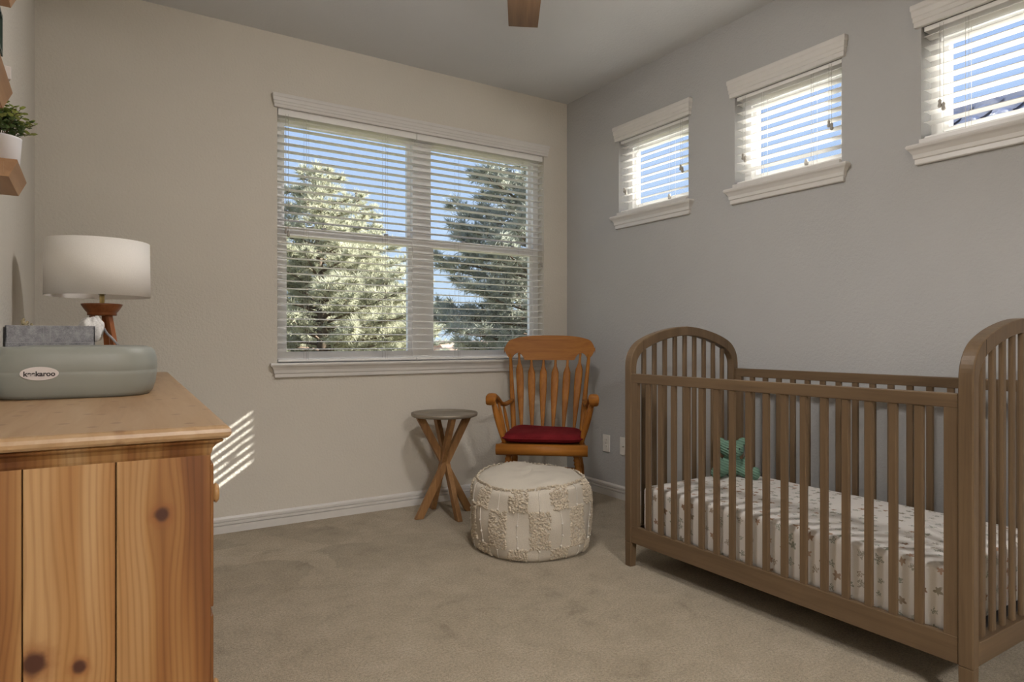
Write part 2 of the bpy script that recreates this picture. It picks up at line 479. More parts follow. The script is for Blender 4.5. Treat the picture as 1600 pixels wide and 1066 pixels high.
blind(1, YB + 0.034, BW[0] + 0.006, 1.7215, 2.300, 0.912, 0.0432, 0.050, 'white slatted blind over wide window, half beside the floating shelves wall', (1.035, 1.515), ((0.925, 1.665),))
blind(1, YB + 0.034, 1.7245, BW[1] - 0.006, 2.300, 0.912, 0.0432, 0.050, 'white slatted blind over wide window, half behind the rocking chair', (2.02, 2.52), ((2.675, 1.60),))
RL = ('small white blind in high window nearest the wide window', 'small white blind in the middle high window of grey wall', 'small white blind in the high window over the crib end')
for k, (a, b, c, d) in enumerate(RW):
    blind(0, XR + 0.036, a + 0.006, b - 0.006, d - 0.022, c + 0.004, 0.0445, (0.045, 0.051, 0.051)[k], RL[k], (a + 0.16, b - 0.16), ((b - 0.055, c + 0.16), (a + 0.06, c + 0.20)) if k < 2 else ((b - 0.075, c + 0.15),), tilt=math.radians((6.0, -2.0, -2.0)[k]), hr=0.020, group='small blinds in the high windows')

# ------------------------------------------------------------------ materials for things
def crib_wood(name, axis):
    return wood(name, (0.170, 0.112, 0.063, 1), (0.110, 0.071, 0.040, 1), axis, 30, 0.05, 0.42, 0.3)
M['crib_z'] = crib_wood('crib_wood_upright', 2)
M['crib_y'] = crib_wood('crib_wood_rail', 1)
M['crib_x'] = crib_wood('crib_wood_cross', 0)
M['oak_z'] = wood('chair_oak_upright', (0.385, 0.155, 0.026, 1), (0.24, 0.082, 0.012, 1), 2, 34, 0.05, 0.5, 0.22)
M['oak_x'] = wood('chair_oak_cross', (0.385, 0.155, 0.026, 1), (0.24, 0.082, 0.012, 1), 0, 34, 0.05, 0.5, 0.22)
M['mango'] = wood('table_leg_wood', (0.36, 0.195, 0.080, 1), (0.185, 0.090, 0.036, 1), 2, 28, 0.08, 0.5, 0.25)
M['tabletop'] = plain('table_top_metal', (0.27, 0.235, 0.19, 1), 0.45, 0.4, 0.2, 9, metal=0.35)
M['lamp_wood'] = wood('lamp_wood', (0.34, 0.120, 0.040, 1), (0.20, 0.062, 0.020, 1), 2, 30, 0.08, 0.35, 0.4)
M['brass'] = plain('brass', (0.62, 0.47, 0.20, 1), 0.3, 0.5, 0.05, metal=0.9)
M['black'] = plain('black_plastic', (0.02, 0.02, 0.02, 1), 0.4)
M['hole'] = plain('bolt_hole', (0.012, 0.010, 0.009, 1), 0.9)
M['shelf_wood'] = wood('shelf_wood', (0.42, 0.24, 0.115, 1), (0.30, 0.15, 0.065, 1), 1, 24, 0.06, 0.45)
M['blade'] = wood('fan_blade_wood', (0.22, 0.125, 0.065, 1), (0.12, 0.062, 0.030, 1), 0, 22, 0.06, 0.45)
M['nickel'] = plain('fan_nickel', (0.45, 0.43, 0.40, 1), 0.3, 0.5, 0.03, metal=0.9)
M['shade'] = plain('lamp_shade_linen', (0.86, 0.82, 0.77, 1), 0.9, 0.1, 0.02, 300, 0.08)
M['pot'] = plain('white_pot', (0.74, 0.72, 0.74, 1), 0.35, 0.4, 0.02)
M['plate'] = plain('outlet_white', (0.78, 0.75, 0.70, 1), 0.35, 0.4, 0.02)
M['slot'] = plain('outlet_slot', (0.22, 0.20, 0.18, 1), 0.6)

def pine(name, knots, offs, axis_u=0, tone=1.0, freq=70):
    """pine board with real knots: knots = (u, z, radius); u along axis_u, grain along z"""
    m = Mat(name, 0.42, 0.35)
    p = m.xyz(m.coord()); u = p[axis_u] + offs; z = p[2]
    uu = u
    halo = None; core = None
    for (ku, kz, r) in knots:
        du = u - (ku + offs); dz = z - kz
        d2 = (du * du) / (r * r * 7.0) + (dz * dz) / (r * r * 44.0)
        g = (d2 * -1.0).op('EXPONENT')
        uu = uu - du * g * 0.72
        dd = ((du * du) + (dz * dz) * 0.8).op('SQRT') / r
        wob = m.noise(m.coord(), 90, 2) * 0.5 + 0.75
        dd = dd * wob
        c = S(m.nt, dd.v).step(1.25, 0.55); h = S(m.nt, dd.v).step(2.2, 0.9)
        core = c if core is None else core.op('MAXIMUM', c); halo = h if halo is None else halo.op('MAXIMUM', h)
    other = p[1] if axis_u == 0 else p[0]
    low = m.noise(m.vec(uu * 1.0, other * 0.2, z * 0.16), 7.0, 2, 0.5, 0.0)
    broad = m.noise(m.vec(uu, other * 0.2, z * 0.035), 17, 2, 0.5, 0.2)
    ring = ((uu * 620.0) + low * 46.0).op('SINE') * 0.5 + 0.5
    ring = ring.op('POWER', 1.6)
    fine = m.noise(m.vec(u, 0.0, z * 0.015), 420, 2, 0.6)
    T = lambda r, g, b: (r * tone, g * tone, b * tone, 1)
    col = m.ramp(broad, [(0.30, T(0.135, 0.046, 0.014)), (0.43, T(0.235, 0.100, 0.030)), (0.55, T(0.325, 0.165, 0.058)), (0.70, T(0.40, 0.24, 0.110))])
    col = m.mix(0.36, col, m.ramp(ring, [(0.0, (1.10, 1.12, 1.14, 1)), (0.5, (0.95, 0.93, 0.9, 1)), (1.0, (0.58, 0.46, 0.36, 1))]), 'MULTIPLY')
    col = m.mix(0.35, col, m.ramp(fine, [(0.3, (0.82, 0.8, 0.78, 1)), (0.7, (1.08, 1.08, 1.08, 1))]), 'MULTIPLY')
    if core is not None:
        col = m.mix(halo * 0.55, col, (0.21, 0.072, 0.022, 1))
        col = m.mix(core, col, (0.065, 0.022, 0.012, 1))
    m.color(col)
    m.bump(ring, 0.05, 0.002)
    return m.m

# ------------------------------------------------------------------ dresser
DZ = 0.90
ang = math.atan2(0.271 - 0.18, 3.11 - 1.09)
dr = empty('dresser', (0.18, 1.09, 0), -ang); tag(dr, 'long knotty pine dresser under the floating shelves', 'dresser')
DL, DD = 2.022, 0.40
OV = 0.024
def pine_top():
    m = Mat('pine_top', 0.38, 0.4)
    p = m.xyz(m.coord())
    # boards run the length of the dresser, short dark knots lie across
    v = m.vec(p[0], p[1] * 0.07, p[2])
    ring = m.noise(v, 55, 3, 0.55, 0.5); broad = m.noise(v, 12, 2)
    c = m.ramp(broad * 0.5 + ring * 0.5, [(0.3, (0.30, 0.168, 0.078, 1)), (0.5, (0.385, 0.245, 0.130, 1)), (0.7, (0.44, 0.30, 0.178, 1))])
    vo = m.nt.nodes.new('ShaderNodeTexVoronoi'); vo.voronoi_dimensions = '2D'; vo.inputs['Scale'].default_value = 1.0
    m.nt.links.new(m.vec(p[0] * 11.0, p[1] * 9.0, 0.0), vo.inputs['Vector'])
    d = S(m.nt, vo.outputs['Distance'])
    c = m.mix(d.step(0.12, 0.04) * 0.6, c, (0.16, 0.07, 0.035, 1))
    m.color(c); m.bump(ring, 0.03, 0.002)
    return m.m
M['pine_top'] = pine_top()
M['pine_frame'] = pine('pine_frame', [], 0.7, 0, 0.8)
M['pine_front'] = pine('pine_drawer_front', [(0.4, 0.3, 0.012), (1.2, 0.72, 0.014), (1.7, 0.42, 0.012)], 0.35, 1)
M['pine_knob'] = plain('pine_knob', (0.45, 0.25, 0.10, 1), 0.4, 0.35, 0.1)
# top slab with bullnose
t = 0.021; prof = []
for i in range(7):
    a = -PI / 2 + PI * i / 6; prof.append((-0.008 + 0.010 * math.cos(a), DZ - t / 2 + t / 2 * math.sin(a)))
def ringslab(mb, prof, x0, x1, y0, y1):
    vs = []; n = len(prof)
    for d, z in prof:
        for (x, y) in ((x0 - d, y0 - d), (x1 + d, y0 - d), (x1 + d, y1 + d), (x0 - d, y1 + d)): vs.append((x, y, z))
    fs = [(i * 4 + k, i * 4 + (k + 1) % 4, (i + 1) * 4 + (k + 1) % 4, (i + 1) * 4 + k) for i in range(n - 1) for k in range(4)]
    fs += [(3, 2, 1, 0), tuple((n - 1) * 4 + k for k in range(4))]
    return mb.add(vs, fs)
ringslab(MB(), prof, -DD + 0.002, 0, 0, DL).build('top', M['pine_top'], dr)
cove = [(-0.026, -0.048), (-0.024, -0.044), (-0.022, -0.036), (-0.017, -0.030), (-0.010, -0.026), (-0.008, -0.0235), (-0.012, -0.0205)]
ringslab(MB(), [(p, z + DZ) for p, z in cove], -DD + 0.002, 0, 0, DL).build('cornice_moulding', M['pine_frame'], dr)
BZ0, BZ1 = 0.09, DZ - 0.046
# carcass (front frame, back, far side, bottom)
bd = MB()
bd.box(-DD + 0.03, -0.046, 0.05, DL - 0.05, BZ0, BZ1 - 0.002)
bd.build('carcass', M['pine_frame'], dr)
KN = [[(-0.082, 0.752, 0.0088)], [(-0.202, 0.578, 0.0150), (-0.246 + 0.10, 0.575, 0.006), (-0.1985 + 0.03, 0.576, 0.0055)], [(-0.31, 0.66, 0.010)], [(-0.36, 0.3, 0.01)]]
KN[0] = [(-0.092, 0.767, 0.0105)]
KN[1] = [(-0.250, 0.580, 0.0160), (-0.197, 0.563, 0.0090)]
edges = [-OV, -0.152, -0.263, -0.345, -DD + 0.02]
for s_, yy in (('near', 0.026), ('far', DL - 0.046)):
    for k in range(4):
        a, b = edges[k + 1], edges[k]
        mt = pine('pine_plank_%d_%s' % (k, s_), KN[k] if s_ == 'near' else [], 0.37 * k + (1.9 if s_ == 'far' else 0.0), 0, 1.0 + 0.05 * (k % 2))
        MB().box(a + 0.0008, b - 0.0008, yy, yy + 0.02, 0.0 if k in (0, 3) else BZ0 - 0.03, BZ1, 0.0015).build('plank', mt, dr)
# front: stiles, rails, drawers
fm = MB()
for y in (0.026, DL - 0.066): fm.box(-0.046, -OV, y + (0.02 if y < 1 else 0), y + 0.04, 0.0, BZ1)
fm.box(-0.046, -OV, 0.066, DL - 0.066, BZ0 - 0.03, BZ0 + 0.005)
fm.box(-0.046, -OV, 0.066, DL - 0.066, BZ1 - 0.012, BZ1)
fm.build('front_frame', M['pine_frame'], dr)
rows = [(0.612, BZ1 - 0.016), (0.270, 0.600), (BZ0 + 0.008, 0.258)]
ncol = 3; cw = (DL - 0.132) / ncol
for z0, z1 in rows:
    for c in range(ncol):
        y0 = 0.066 + c * cw + 0.004; y1 = y0 + cw - 0.008
        if c == 0: y0 = 0.030
        if c == ncol - 1: y1 = DL - 0.030
        d = MB().box(-0.040, -OV + 0.0035, y0, y1, z0, z1, 0.002).build('drawer', M['pine_front'], dr)
        for yk in (y0 + 0.10, y1 - 0.10):
            kb = MB(); kb.lathe([(0.0, 0), (0.008, 0), (0.007, 0.010), (0.014, 0.016), (0.017, 0.023), (0.013, 0.030), (0.0, 0.032)], 16)
            ko = kb.build('knob', M['pine_knob'], d); ko.rotation_euler = (0, PI / 2, 0); ko.location = (-OV + 0.003, yk, (z0 + z1) / 2 + (0.045 if z0 > 0.6 else 0.0)); ko.scale = (1, 1, 0.6)

def on_top(x, y, z=DZ): return (x, y, z)

# ------------------------------------------------------------------ changing pad
M['pad'] = plain('pad_rubber', (0.262, 0.268, 0.238, 1), 0.42, 0.35, 0.03, 3)
M['sticker'] = plain('sticker_white', (0.62, 0.56, 0.54, 1), 0.5, 0.3, 0.04, 60)
M['ink'] = plain('sticker_ink', (0.045, 0.035, 0.035, 1), 0.6)
PADC = (-0.024, 2.105); PW, PL, PH = 0.178, 0.340, 0.118
pad = empty('changing_pad', (PADC[0], PADC[1], DZ), -ang); tag(pad, 'grey-green moulded foam changing pad on pine dresser', 'changing pad')
def outline(a, e=5.0):
    c, s_ = math.cos(a), math.sin(a)
    q = (abs(c) ** e + abs(s_) ** e) ** (-1.0 / e)
    x, y = q * c, q * s_
    x *= 1 - 0.13 * math.exp(-(y / 0.38) ** 2)      # waisted sides
    return x, y
prof = [(0.86, 0.0), (0.90, 0.001), (0.945, 0.010), (0.980, 0.030), (0.995, 0.050), (1.0, 0.0585), (0.996, 0.0605), (1.0, 0.0625), (0.998, 0.080), (0.988, 0.096), (0.965, 0.110), (0.93, 0.117), (0.89, 0.118), (0.82, 0.112), (0.72, 0.095), (0.55, 0.072), (0.3, 0.062), (0.02, 0.060)]
N = 72; vs_ = []; fs_ = []
for k, (r, z) in enumerate(prof):
    for i in range(N):
        x, y = outline(2 * PI * i / N)
        ox, oy = x * PW, y * PL
        # offset inwards by metric amount near the rim so both ends round alike
        off = (1 - r)
        ox *= 1 - off * (0.20 / PW if r > 0.8 else 1.0) * (1.0 if r <= 0.8 else 0.86)
        oy *= 1 - off * (0.20 / PL if r > 0.8 else 1.0) * (1.0 if r <= 0.8 else 0.86)
        low = 1.0
        if z > 0.065: low = 1 - 0.25 * math.exp(-(oy / (PL * 0.5)) ** 2) * (1 if r > 0.5 else 0.4)
        vs_.append((ox, oy, z if z <= 0.065 else 0.065 + (z - 0.065) * low))
for k in range(len(prof) - 1):
    for i in range(N):
        fs_.append((k * N + i, k * N + (i + 1) % N, (k + 1) * N + (i + 1) % N, (k + 1) * N + i))
fs_.append(tuple(range(N - 1, -1, -1))); fs_.append(tuple((len(prof) - 1) * N + i for i in range(N)))
MB().add(vs_, fs_, True).build('foam_body', M['pad'], pad)
# oval maker's sticker on the end face
st = MB(); n = 40; rx, rz_ = 0.0350, 0.0148
scx, scz = -0.058, 0.0585
st.prism([(scx + rx * math.cos(2 * PI * i / n), scz + rz_ * math.sin(2 * PI * i / n)) for i in range(n)], 1, -PL - 0.0016, -PL + 0.006)
sto = st.build('sticker', M['sticker'], pad); tag(sto, 'white oval sticker with dark lettering')
fc = bpy.data.curves.new('lettering', 'FONT'); fc.body = 'keekaroo'; fc.size = 0.0150; fc.align_x = 'CENTER'; fc.align_y = 'CENTER'; fc.offset = 0.0005; fc.extrude = 0.0003; fc.space_character = 1.0
fo = bpy.data.objects.new('lettering', fc); COL.objects.link(fo)
dg = bpy.context.evaluated_depsgraph_get(); me = bpy.data.meshes.new_from_object(fo.evaluated_get(dg)); bpy.data.objects.remove(fo)
me.materials.clear(); me.materials.append(M['ink'])
lo = link_mesh('lettering', me, sto, (scx, -PL - 0.0020, scz - 0.001), (PI / 2, 0, 0))

# ------------------------------------------------------------------ felt caddy + cloth
def felt():
    m = Mat('grey_felt', 0.95, 0.05); co = m.coord()
    a = m.noise(co, 45, 4, 0.7); b = m.noise(co, 400, 2, 0.6)
    m.color(m.ramp(a * 0.6 + b * 0.4, [(0.36, (0.19, 0.187, 0.20, 1)), (0.5, (0.32, 0.315, 0.33, 1)), (0.64, (0.46, 0.45, 0.465, 1))])); m.bump(b, 0.5, 0.003); return m.m
M['felt'] = felt()
M['stitch'] = plain('felt_seam', (0.42, 0.41, 0.43, 1), 0.9)
def muslin():
    m = Mat('white_muslin', 0.95, 0.05); co = m.coord(); n = m.noise(co, 160, 3)
    m.color(m.ramp(n, [(0.35, (0.62, 0.60, 0.58, 1)), (0.65, (0.80, 0.78, 0.76, 1))])); m.bump(n, 0.4, 0.003); return m.m
M['muslin'] = muslin()
CX0, CX1, CY0, CY1, CH = -0.2225, 0.008, 2.495, 2.655, 0.178
cd = empty('felt_caddy', ((CX0 + CX1) / 2, (CY0 + CY1) / 2, DZ)); tag(cd, 'grey felt storage caddy behind the changing pad', 'caddy')
hx, hy = (CX1 - CX0) / 2, (CY1 - CY0) / 2
cb = MB()
for (a, b, c, d) in ((-hx, hx, -hy, -hy + 0.005), (-hx, hx, hy - 0.005, hy), (-hx, -hx + 0.005, -hy, hy), (hx - 0.005, hx, -hy, hy)): cb.box(a, b, c, d, 0.0, CH, 0.0015)
cb.box(-hx, hx, -hy, hy, 0, 0.005); cb.build('felt_body', M['felt'], cd)
MB().box(-hx + 0.002, hx - 0.002, -hy - 0.004, -hy - 0.0002, 0.006, CH - 0.052, 0.001).build('front_pocket', M['felt'], cd)
sm = MB(); sm.box(-hx, hx, -hy - 0.0048, -hy, CH - 0.054, CH - 0.0525)
for x in (-0.02, -0.003): sm.box(x, x + 0.0012, -hy - 0.0015, -hy, 0.01, CH - 0.002)
sm.build('stitching', M['stitch'], cd)
# handle strap slumped to the side
pts = []
for i in range(15):
    q = i / 14
    pts.append((hx + 0.004 + 0.062 * q, -0.005 - 0.03 * q, CH - 0.012 + 0.012 * math.sin(PI * min(1, q * 2.2)) - 0.075 * max(0, q - 0.25) ** 1.3))
hv = []; hf = []
for i, p in enumerate(pts):
    t_ = Vector(pts[min(i + 1, 14)]) - Vector(pts[max(i - 1, 0)]); t_.normalize()
    nrm = Vector((-t_.z, 0, t_.x)).normalized()
    for sy, sn in ((-0.014, -0.0035), (0.014, -0.0035), (0.014, 0.0035), (-0.014, 0.0035)):
        hv.append(Vector(p) + Vector((0, sy, 0)) + nrm * sn)
for i in range(14):
    for k in range(4): hf.append((i * 4 + k, i * 4 + (k + 1) % 4, (i + 1) * 4 + (k + 1) % 4, (i + 1) * 4 + k))
hf += [(3, 2, 1, 0), (56, 57, 58, 59)]
MB().add(hv, hf, True).build('handle', M['felt'], cd)
# cloth bunched over the caddy's end
cl = empty('muslin_cloth', (CX1 - 0.012, 2.56, DZ + CH - 0.03)); tag(cl, 'white muslin cloth bunched over the felt caddy rim', 'cloth')
bm = bmesh.new(); bmesh.ops.create_icosphere(bm, subdivisions=4, radius=1)
for v in bm.verts:
    d = v.co.normalized()
    f = 1 + 0.13 * math.sin(4 * d.x + 6 * d.y + 2) * math.cos(3 * d.z + 2 * d.x) + 0.06 * math.sin(13 * d.x + 5 * d.y - 3 * d.z)
    sk = 1.0
    v.co = Vector((d.x * 0.034 * f - 0.018 * min(0, d.z) * 0 + 0.010 * d.z, d.y * 0.045 * f, d.z * 0.044 * f + 0.018 - 0.014 * abs(d.x) * d.x))
MB().bm(bm, True).build('folds', M['muslin'], cl)

# ------------------------------------------------------------------ table lamp
LC = (0.03, 2.79)
lp = empty('table_lamp', (LC[0], LC[1], DZ)); tag(lp, 'tripod table lamp with white drum shade on dresser', 'lamp')
cz = 0.222
MB().lathe([(0.0, cz), (0.046, cz), (0.046, cz + 0.008), (0.047, cz + 0.012), (0.050, cz + 0.014), (0.064, cz + 0.036), (0.065, cz + 0.041), (0.060, cz + 0.042), (0.0, cz + 0.042)], 40).build('cap', M['lamp_wood'], lp)
for k in range(3):
    a = math.radians(-48 + 120 * k)
    MB().bar((0.080 * math.cos(a), 0.080 * math.sin(a), 0.006), (0.030 * math.cos(a), 0.030 * math.sin(a), cz + 0.002), 0.018, 0.014, (math.cos(a), math.sin(a), 0)).build('leg', M['lamp_wood'], lp)
MB().lathe([(0.0, cz + 0.04), (0.009, cz + 0.04), (0.008, cz + 0.045), (0.008, cz + 0.078), (0.0, cz + 0.078)], 20).build('neck', M['brass'], lp)
sk = MB().lathe([(0.0, cz + 0.076), (0.012, cz + 0.076), (0.014, cz + 0.085), (0.014, cz + 0.12), (0.0, cz + 0.12)], 20).build('socket', M['black'], lp)
MB().lathe([(0.0, cz + 0.12), (0.013, cz + 0.12), (0.016, cz + 0.14), (0.028, cz + 0.165), (0.030, cz + 0.185), (0.022, cz + 0.205), (0.0, cz + 0.212)], 20).build('bulb', M['pot'], sk)
SX, SY = -0.010, 0.010
sz0, sz1 = 0.290, 0.487
MB().lathe([(0.1635, sz0), (0.165, sz0), (0.162, sz1), (0.1605, sz1), (0.1635, sz0)], 64, (SX, SY, 0), True, False).build('shade', M['shade'], lp)
sp = MB()
for k in range(3):
    a = 2 * PI * k / 3 + 0.4; sp.tube([(SX, SY, sz1 - 0.01), (SX + 0.161 * math.cos(a), SY + 0.161 * math.sin(a), sz1 - 0.003)], 0.0015, 6)
sp.tube([(0, 0, cz + 0.11), (SX, SY, sz1 - 0.01)], 0.003, 6)
sp.lathe([(0, 0), (0.012, 0), (0.012, 0.004), (0.004, 0.006), (0.005, 0.014), (0.0, 0.016)], 16, (SX, SY, sz1 - 0.008))
sp.build('spider_and_finial', M['nickel'], lp)

# ------------------------------------------------------------------ small things behind the caddy
M['dried'] = plain('dried_flower', (0.45, 0.38, 0.24, 1), 0.9, 0.1, 0.4, 200)
fl = empty('dried_posy', (-0.190, 2.705, DZ)); tag(fl, 'little pot of dried flowers behind the felt caddy', 'flowers')
MB().lathe([(0, 0), (0.022, 0), (0.027, 0.06), (0.028, 0.10), (0.025, 0.10), (0, 0.098)], 20).build('pot', M['pot'], fl)
rnd = random.Random(3); fb = MB()
for i in range(34):
    a = rnd.uniform(0, 2 * PI); r = rnd.uniform(0.005, 0.045); z = 0.20 - r * 1.1 + rnd.uniform(-0.02, 0.012)
    p = (max(-0.03, r * math.cos(a) * 0.8), r * math.sin(a), z)
    fb.tube([(0, 0, 0.09), p], 0.0008, 4); fb.ell(p, (0.005, 0.005, 0.006), 6, 4)
fb.build('flower_heads', M['dried'], fl)

# ------------------------------------------------------------------ floating shelves on the left wall
def ledge(y0, y1, z, label, depth=0.099, h=0.036):
    o = empty('floating_shelf', (XL, y0, z)); tag(o, label, 'shelf', 'wedge-shaped wooden ledges on the cream wall')
    pr = [(0.0, 0.0), (depth, 0.0), (depth + 0.001, -0.004), (depth - 0.014, -h), (0.0, -h)]
    b = MB().prism(pr, 1, 0.0, y1 - y0).build('ledge_body', M['shelf_wood'], o)
    MB().box(0.0, depth - 0.022, -0.0008, 0.001, -h + 0.007, -0.007).build('end_inlay', M['shelf_wood'], o)
    return o
ledge(1.66, 1.875, 1.398, 'wooden wedge shelf carrying the white potted plant')
ledge(1.34, 1.560, 1.505, 'wooden wedge shelf carrying the white card')
ledge(1.48, 1.705, 1.757, 'topmost wooden wedge shelf near the ceiling')
cdm = MB(); cdm.add([(XL + 0.075, 1.50, 1.506), (XL + 0.118, 1.545, 1.506), (XL + 0.105, 1.556, 1.552), (XL + 0.060, 1.515, 1.556)], [(0, 1, 2, 3)])
cdm = MB(); cdm.bar((XL + 0.052, 1.530, 1.5055), (XL + 0.098, 1.585, 1.560), 0.05, 0.006, (0, -0.5, 1))
co_ = MB().box(-0.022, 0.022, -0.035, 0.035, 0, 0.024, 0.0015)
c1 = co_.build('greeting_card', plain('card_white', (0.66, 0.62, 0.61, 1), 0.6), None, (XL + 0.072, 1.5225, 1.5055)); c1.rotation_euler = (0, 0, 0.3)
tag(c1, 'white folded card lying on a wooden shelf', 'card')
pf = empty('picture_frame', (XL, 2.27, 1.835)); tag(pf, 'small dark green frame hung on the cream side wall', 'picture frame')
frame_rect(MB(), lambda u, v, d: (d, u, v), -0.07, 0.07, 0, 0.115, 0.012, 0.0, 0.014).build('frame', plain('frame_green', (0.06, 0.085, 0.07, 1), 0.5), pf)
MB().box(0.001, 0.006, -0.06, 0.06, 0.01, 0.105).build('print', plain('frame_print', (0.35, 0.40, 0.36, 1), 0.7), pf)

pp = empty('potted_plant', (-0.168, 1.765, 1.3985)); tag(pp, 'small leafy plant in white pot on wooden shelf', 'plant')
MB().lathe([(0, 0), (0.0335, 0), (0.0365, 0.002), (0.0405, 0.062), (0.041, 0.066), (0.038, 0.066), (0.037, 0.058), (0, 0.056)], 36).build('pot', M['pot'], pp)
M['leaf'] = plain('leaf_green', (0.10, 0.16, 0.055, 1), 0.5, 0.3, 0.35, 60)
M['leaf_light'] = plain('leaf_lime', (0.30, 0.36, 0.10, 1), 0.5, 0.3, 0.25, 60)
M['twig'] = plain('plant_twig', (0.10, 0.085, 0.035, 1), 0.8)
rnd = random.Random(5)
stm = MB(); lfa = MB(); lfb = MB()
for i in range(40):
    a = rnd.uniform(0, 2 * PI); r = rnd.uniform(0.006, 0.068); z = 0.150 - r * 0.75 + rnd.uniform(-0.012, 0.010)
    b0 = Vector((0.2 * r * math.cos(a), 0.2 * r * math.sin(a), 0.055)); e = Vector((r * math.cos(a), r * math.sin(a), z))
    e.x = max(e.x, -0.048)
    mid = (b0 + e) / 2 + Vector((0, 0, 0.010))
    stm.tube([b0, mid, e], 0.0009, 5)
    for j in range(12):
        q = 0.35 + 0.65 * j / 11
        p = (b0 * (1 - q) ** 2 + mid * 2 * q * (1 - q) + e * q * q)
        th = rnd.uniform(0, 2 * PI); d = Vector((math.cos(th), math.sin(th), rnd.uniform(-0.1, 0.7))).normalized()
        L = 0.0145 * rnd.uniform(0.75, 1.2); s_ = d.cross(Vector((0, 0, 1))).normalized() * L * 0.36; u = d * L; nn = s_.cross(u).normalized() * L * 0.12
        tgt = lfb if (q > 0.75 and rnd.random() < 0.75) else lfa
        tgt.add([p, p + u * 0.35 + s_ + nn, p + u * 0.8 + s_ * 0.7 + nn, p + u, p + u * 0.8 - s_ * 0.7 + nn, p + u * 0.35 - s_ + nn, p + u * 0.5 - nn], [(0, 1, 6), (1, 2, 6), (2, 3, 6), (3, 4, 6), (4, 5, 6), (5, 0, 6)])
stm.build('stems', M['twig'], pp); tag(lfa.build('foliage', M['leaf'], pp), kind='stuff'); tag(lfb.build('new_growth', M['leaf_light'], pp), kind='stuff')

# ------------------------------------------------------------------ crib
XF, XBK = 2.065, 2.809
YN, YF = 0.843, 2.221            # near faces of the two end panels (0.04 thick)
PT = 0.040
XC = (XF + XBK) / 2
cr = empty('crib', (XC, (YN + YF + PT) / 2, 0)); tag(cr, 'brown wooden crib with arched slatted ends', 'crib')
oY = (YN + YF + PT) / 2
def smooth_curve(pts, n):
    out = []
    P = [pts[0]] + pts + [pts[-1]]
    for i in range(1, len(P) - 2):
        for j in range(n):
            t = j / n
            q = []
            for k in range(2):
                a, b, c, d = P[i - 1][k], P[i][k], P[i + 1][k], P[i + 2][k]
                q.append(0.5 * (2 * b + (c - a) * t + (2 * a - 5 * b + 4 * c - d) * t * t + (3 * b - a - 3 * c + d) * t ** 3))
            out.append(tuple(q))
    out.append(pts[-1]); return out
outer = [(0.372, 0.88), (0.372, 0.915), (0.367, 0.952), (0.350, 0.988), (0.320, 1.020), (0.275, 1.044), (0.210, 1.067), (0.13, 1.086), (0.06, 1.097), (0.0, 1.101)]
inner = [(0.335, 0.88), (0.335, 0.912), (0.329, 0.940), (0.312, 0.966), (0.285, 0.988), (0.245, 1.006), (0.185, 1.027), (0.115, 1.044), (0.05, 1.054), (0.0, 1.057)]
so, si = smooth_curve(outer, 3), smooth_curve(inner, 3)
def zin(x):
    x = abs(x)
    for (a, b) in zip(si, si[1:]):
        if b[0] <= x <= a[0]: return b[1] + (a[1] - b[1]) * ((x - b[0]) / max(1e-6, a[0] - b[0]))
    return 0.88
def end_panel(y0):
    vs = []; fs = []
    oo = [(0.372, 0.11)] + so; ii = [(0.335, 0.11)] + si
    path_o = oo + [(-x, z) for x, z in reversed(oo[:-1])]
    path_i = ii + [(-x, z) for x, z in reversed(ii[:-1])]
    n = len(path_o)
    for (ox, oz), (ix, iz) in zip(path_o, path_i):
        for (x, z, y) in ((ox, oz, y0), (ox, oz, y0 + PT), (ix, iz, y0 + PT), (ix, iz, y0)): vs.append((x, y - oY, z))
    for i in range(n - 1):
        for k in range(4): fs.append((i * 4 + k, i * 4 + (k + 1) % 4, (i + 1) * 4 + (k + 1) % 4, (i + 1) * 4 + k))
    fs += [(3, 2, 1, 0), tuple((n - 1) * 4 + k for k in range(4))]
    o = MB().add(vs, fs).build('end_arch', M['crib_z'], cr, bevel=0.004)
    for s_ in (-1, 1):
        lg = MB(); x0, x1 = 0.335, 0.372
        lg.add([(s_ * (x1 - 0.0005), y0 - oY + 0.0005, 0.1105), (s_ * x0, y0 - oY + 0.0005, 0.1105), (s_ * x0, y0 + PT - oY - 0.0005, 0.1105), (s_ * (x1 - 0.0005), y0 + PT - oY - 0.0005, 0.1105),
                (s_ * (x1 - 0.0005), y0 - oY + 0.002, 0), (s_ * (x0 + 0.004), y0 - oY + 0.002, 0), (s_ * (x0 + 0.004), y0 + PT - oY - 0.002, 0), (s_ * (x1 - 0.0005), y0 + PT - oY - 0.002, 0)],
               [(0, 1, 2, 3), (7, 6, 5, 4), (0, 4, 5, 1), (1, 5, 6, 2), (2, 6, 7, 3), (3, 7, 4, 0)])
        lg.build('leg', M['crib_z'], cr, bevel=0.003)
    MB().box(-0.335, 0.335, y0 - oY + 0.001, y0 + PT - oY - 0.001, 0.112, 0.178, 0.003).build('end_bottom_rail', M['crib_x'], cr)
    for s_ in (-1, 1):
        MB().box(s_ * 0.291 - 0.0006, s_ * 0.291 + 0.0006, y0 - oY - 0.0004, y0 - oY + 0.002, zin(0.291) + 0.003, 1.034).build('joint_line', M['hole'], o)
    for k in range(9):
        x = (k - 4) * 0.0680
        q = MB(); zt = min(zin(x - 0.0125), zin(x + 0.0125)) + 0.003
        poly = []
        for j in range(12):
            a = 2 * PI * j / 12; poly.append((x + 0.0128 * math.copysign(abs(math.cos(a)) ** 0.6, math.cos(a)), y0 - oY + PT / 2 + 0.0075 * math.copysign(abs(math.sin(a)) ** 0.6, math.sin(a))))
        q.prism(poly, 2, 0.176, zt); q.build('slat', M['crib_z'], o)
    return o
pe_near = end_panel(YN); pe_far = end_panel(YF)
